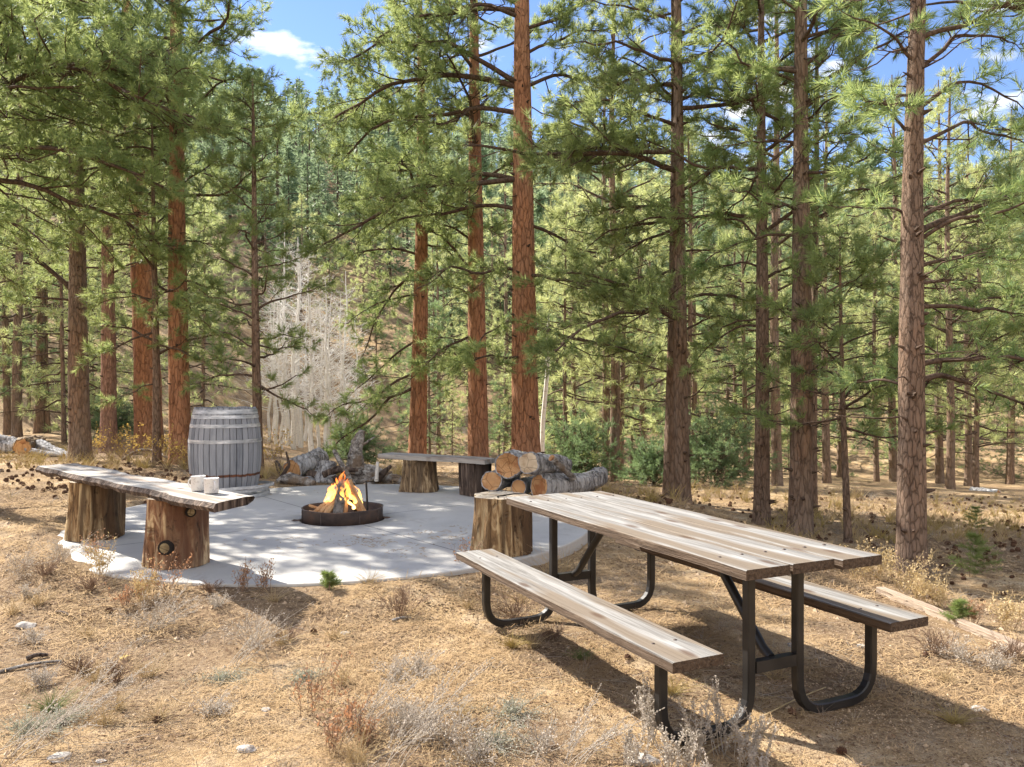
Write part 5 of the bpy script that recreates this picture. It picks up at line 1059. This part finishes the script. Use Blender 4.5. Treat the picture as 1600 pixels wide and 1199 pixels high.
PL = [('russet', 488, 1118, .27, 'slender red brown dry weed standing alone in the lower middle'), ('russet', 545, 1140, .18, 'bushy russet weed right of the slender red brown one'), ('russet', 575, 1165, .15, 'low russet weed at the lower middle near the bottom edge'), ('russet', 520, 1175, .17, 'tangled russet weed left of the white stalks'),
 ('grey', 620, 1150, .16, 'low whitish grey weed among the leaning stalks'), ('grey', 690, 1165, .20, 'pale grey twiggy weed right of the leaning white stalks'), ('grey', 655, 1055, .12, 'small grey weed in open soil left of the table seat'), ('mat', 800, 1120, .08, 'grey green low sage mat under the left seat'), ('mat', 770, 1165, .08, 'grey green sage mat near the bottom edge, left of the seat leg'), ('grey', 850, 1175, .13, 'low grey weed at the bottom left of the sage stalks'), ('grey', 740, 1195, .15, 'grey twiggy weed at the bottom edge in the middle'), ('straw', 560, 1195, .25, 'golden straw grass at the bottom edge, left of centre'),
 ('twig', 625, 962, .17, 'brown twiggy little bush in front of the patio'), ('straw', 575, 912, .14, 'straw tuft against the patio front edge'), ('russet', 725, 890, .22, 'thin reddish weed beside the far end of the left seat'), ('straw', 862, 905, .30, 'tall pale grass between the chopping stump and the table leg'), ('straw', 880, 900, .25, 'tall pale grass touching the far table leg'), ('gold', 800, 1012, .10, 'yellow green grass tuft under the left seat'), ('twig', 805, 968, .15, 'brown twiggy weed behind the left seat'), ('gold', 1050, 1085, .10, 'golden orange grass tuft behind the front seat leg'), ('twig', 860, 1000, .09, 'dark twiggy clump below the table crossbar'), ('grass', 908, 1030, .07, 'tiny green tuft under the left seat'),
 ('grass', 80, 1112, .11, 'bright green grass tuft at the lower left'), ('seedling', 511, 921, .11, 'tiny green pine seedling at the patio front edge'), ('mat', 40, 1145, .09, 'long grey green sage mat at the lower left edge'), ('mat', 95, 1130, .07, 'grey green sage mat just below the green grass tuft'), ('twig', 180, 1065, .12, 'tangled brown twigs left of the yellow leaf'), ('twig', 130, 1050, .09, 'brown twig tangle at the left above the green tuft'), ('mat', 350, 1065, .06, 'small blue grey sage clump in open soil'), ('mat', 478, 1065, .06, 'small blue grey sage clump behind the slender russet weed'), ('straw', 185, 1110, .12, 'dry straw tuft right of the green grass tuft'),
 ('tan', 225, 940, .26, 'large tan seed headed weed in front of the near bench stump'), ('russet', 262, 925, .26, 'brown flowered weed at the foot of the near bench stump'), ('russet', 195, 950, .20, 'brown leafy weed left of the near bench stump'), ('tan', 160, 900, .28, 'tan weed in front of the far bench stump'), ('russet', 150, 880, .28, 'dark seeded weed against the far bench stump'), ('grey', 235, 985, .22, 'yellowish grey grass leaning right below the near stump'), ('straw', 60, 945, .16, 'golden dry grass clump at the left edge'), ('straw', 20, 960, .14, 'dry grass clump touching the left edge'), ('grey', 30, 905, .22, 'pale dry bush at the left edge beside the bench'), ('grey', 90, 880, .22, 'pale dry bush left of the far bench stump'), ('twig', 70, 900, .12, 'brown dead brush left of the patio'), ('twig', 140, 925, .12, 'brown dead brush below the far bench stump'),
 ('russet', 378, 925, .18, 'dark seeded stalks at the patio edge right of the near stump'), ('russet', 412, 925, .20, 'seeded stalk at the patio edge, left of the seedling'), ('twig', 330, 925, .08, 'low grey brush along the patio front edge'), ('grey', 400, 1010, .24, 'wispy pale grass leaning right in the middle of the open soil'), ('twig', 450, 1000, .08, 'small grey brush in front of the patio'), *[('straw' if q % 3 else 'grey', 40+q*97 % 860, 935+(q*61) % 240, (.10, .13, .15)[q % 3], 'sparse pale dry grass stems standing in the open soil') for q in range(20)], ('straw', 1210, 1060, .16, 'thin straw under the table near the crossbar'),
 ('tan', 1340, 905, .28, 'tall tan weed behind the near end of the tabletop'), ('tan', 1375, 910, .28, 'tan weed left of the near scaly trunk'), ('tan', 1410, 925, .32, 'dense tan leafy weed at the foot of the near scaly trunk'), ('tan', 1440, 945, .26, 'tan weed right of the near scaly trunk foot'), ('tan', 1470, 950, .24, 'tan weed beyond the end of the right seat'), ('tan', 1300, 890, .22, 'tan weed behind the tabletop corner'), ('tan', 1575, 985, .25, 'flat topped dry weed behind the timber at the right edge'), ('russet', 1520, 975, .15, 'brown dry weed behind the timber'), ('grey', 1500, 1035, .15, 'grey twiggy weed in front of the timber'), ('grey', 1555, 1050, .14, 'grey twiggy weed near the right edge in front of the timber'), ('twig', 1460, 1020, .12, 'brown twiggy weed right of the right seat'), ('twig', 1580, 1030, .12, 'brown twiggy weed at the right edge'), ('gold', 1490, 1130, .09, 'thin yellow grass in the lower right corner'), ('straw', 1480, 1065, .12, 'straw tuft right of the curved leg'),
 ('wisp', 560, 1150, .42, 'long white fuzzy stalk leaning right from the lower middle'), ('wisp', 640, 1165, .40, 'long pale stalk leaning right, nearest the seat front leg'), ('wisp', 600, 1195, .38, 'long pale stalks leaning right at the bottom edge'), ('wisp', 240, 985, .34, 'wispy stalks leaning right below the near bench stump'), ('wisp', 370, 1040, .36, 'wispy grey stalks leaning right in open soil'), ('wisp', 120, 1125, .40, 'long flattened pale stalks by the green grass tuft'), ('wisp', 0, 1190, .45, 'long pale stalks in the bottom left corner'), ('wisp', 900, 1195, .30, 'pale stalks leaning towards the front seat leg'), ('seedling', 1525, 905, .42, 'small green pine seedling on the right clearing'), ('seedling', 1500, 975, .14, 'low green seedling just behind the timber'), ('seedling', 1525, 830, .30, 'yellow green seedling farther up the right clearing'),
 ('yellow', 215, 722, .7, 'yellow leaved shrub at the foot of the thick orange trunk'), ('yellow', 262, 728, .6, 'yellow leaved shrub left of the bright orange trunk'), ('yellow', 150, 715, .55, 'yellow leaved shrub between the first two thick trunks'), ('yellow', 300, 735, .4, 'small yellow leaved shrub right of the bright orange trunk'), ('yellow', 430, 730, .7, 'yellowish shrub right of the barrel'), ('twig', 190, 722, .5, 'brown brush at the foot of the pinkish trunk')]
for k, (kd, px, py, h, lb) in enumerate(PL): plant(kd, px, py, h, lb, 600+k, 'sparse dry grass stems' if lb.startswith('sparse pale') else g2 if py > 850 else 'shrubs among the back trunks')
# small dry grass everywhere
mb = MB(); x, y = scatter(2600, 1.9, 20, .62, .9); k = ~on_patio(x, y, 1.03); x, y = x[k], y[k]; nn_ = noise_arr(x, y, .6, 9.); k = nn_ > -.12; x, y = x[k], y[k]; z = ground_z(x, y)
for q in range(len(x)):
    far_ = math.hypot(x[q], y[q]); blades(mb, (x[q], y[q], z[q]), 12, rg.uniform(.03, .10)*(1 if far_ < 7 else 1.6), 1.3, rg, (.0006)*max(1, far_/3.5), m=int(rg.integers(0, 3)), curl=.7)
o = mb.build('dry_grass', [M['straw'], M['straw_grey'], M['stem']]); tag(o, 'sparse dry grass and dead stems growing over the whole ground', 'grass', kind='stuff')
# taller straw at the forest edge
mb = MB()
for (xa, xb, ya, yb, nn) in ((0, 330, 700, 735, 200), (400, 640, 735, 750, 120), (930, 1200, 765, 790, 60), (1200, 1600, 775, 850, 170)):
    for _ in range(nn):
        q = pg(rg.uniform(xa, xb), rg.uniform(ya, yb)); 
        if not on_patio(q[0], q[1], 1.05): blades(mb, (q[0], q[1], float(ground_z(*q))), 14, rg.uniform(.08, .26), .8, rg, .004, m=int(rg.integers(0, 2)), curl=.5)
o = mb.build('straw_grass', [M['straw'], M['gold']]); tag(o, 'golden dry grass along the foot of the woods', 'grass', kind='stuff')
# stones, sticks, a leaf
for k, (px, py, s_, lb) in enumerate(((95, 1186, .035, 'flat white stone at the bottom left corner'), (385, 1172, .03, 'pale stone near the bottom edge left of centre'), (540, 990, .022, 'white stone chip in front of the patio'), (40, 980, .05, 'flat buff rock half buried at the left edge'), (158, 1190, .015, 'small white stone right of the flat one'), (415, 1110, .018, 'small yellowish stone in open soil'), (720, 1110, .018, 'small tan stone below the left seat'), (1000, 1190, .05, 'grey rock among the pale sage'), (1240, 1010, .03, 'pale stone under the table'), (1530, 1110, .03, 'pale stone at the lower right'), (1345, 1010, .02, 'pale stone beside the curved right leg'))):
    x, y = pg(px, py); rng = np.random.default_rng(k); m_ = MB(); n = 14; m2 = 8; V = []
    for i_ in range(m2+1):
        ph = PI*i_/m2
        for j_ in range(n): a_ = 2*PI*j_/n; d_ = Vector((math.sin(ph)*math.cos(a_), math.sin(ph)*math.sin(a_), math.cos(ph))); q = 1+.45*mnoise.noise(d_*1.4+Vector((k*7., 0, 0))); V.append([d_.x*q*s_*1.3, d_.y*q*s_, d_.z*q*s_*.5])
    ii = np.arange(m2)[:, None]*n; jj = np.arange(n)[None]; m_.add(V, np.stack([ii+jj, ii+(jj+1) % n, ii+n+(jj+1) % n, ii+n+jj], -1).reshape(-1, 4)[:, ::-1])
    o = m_.build('stone', M['rock'], None, smooth=False, loc=(x, y, float(ground_z(x, y))+s_*.1)); tag(o, lb, 'stone', 'loose stones in the foreground')
def gstick(p_, q_, r_, lb, seed, mt='drift', bend=.01):
    a_ = np.array([*pg(*p_), 0]); b_ = np.array([*pg(*q_), 0]); a_[2] = float(ground_z(a_[0], a_[1]))+r_*.8; b_[2] = float(ground_z(b_[0], b_[1]))+r_*.8
    log(a_, b_, r_, r_*.7, lb, seed, bark_=mt, end='end_pale', name='stick', cat='stick', n=10, K=12, bend=bend, group='sticks on the ground')
gstick((42, 1032), (74, 1027), .013, 'short thick dark stick at the left edge of the open soil', 70, 'stump_dark')
gstick((0, 1052), (95, 1035), .009, 'long thin grey stick running in from the left edge', 71)
gstick((613, 972), (642, 968), .010, 'short grey stick below the twiggy little bush', 72)
gstick((1090, 1190), (1290, 1075), .004, 'long thin pale stalk lying below the table crossbar', 73, 'straw', .03)
gstick((110, 965), (88, 958), .010, 'short brown stick right of the golden dry grass clump', 74, 'stump_dark')
m_ = MB(); m_.add([[0, -.02, 0], [.03, -.01, .008], [.038, .015, .012], [.01, .028, .008], [-.022, .012, .004]], [[0, 1, 2], [0, 2, 3], [0, 3, 4]]); x, y = pg(190, 1032)
o = m_.build('leaf', M['leaf_yellow'], None, loc=(x, y, float(ground_z(x, y))+.012)); tag(o, 'single yellow orange leaf lying on the soil at the left', 'leaf')
# needles blown on to the patio
mb = MB()
for (px, py, w_, nn) in ((560, 845, 45, 60), (700, 842, 30, 30), (640, 860, 30, 30), (590, 850, 30, 25), (720, 832, 25, 20), (660, 835, 35, 25), (470, 850, 50, 10), (400, 850, 70, 10), (470, 770, 40, 8)):
    for _ in range(nn):
        qx = px+rg.normal(0, w_*.5); qy = py+rg.normal(0, 6); d = F*(CAMH-PZ)/(qy-HZ); x = (qx-800)*d/F
        if on_patio(x, d, .97) and math.hypot(x-FX, d-FY) > .45:
            a_ = rg.uniform(0, 6.28); L_ = rg.uniform(.01, .07); tubes(mb, np.array([[x, d, PZ+.003], [x+L_*.5*math.cos(a_), d+L_*.5*math.sin(a_), PZ+.006], [x+L_*math.cos(a_+.2), d+L_*math.sin(a_+.2), PZ+.003]]), np.array([.0012, .0016, .0008]), 4)
o = mb.build('patio_litter', M['litter'], smooth=False); tag(o, 'brown pine needles blown on to the concrete patio', 'needle litter', kind='stuff')
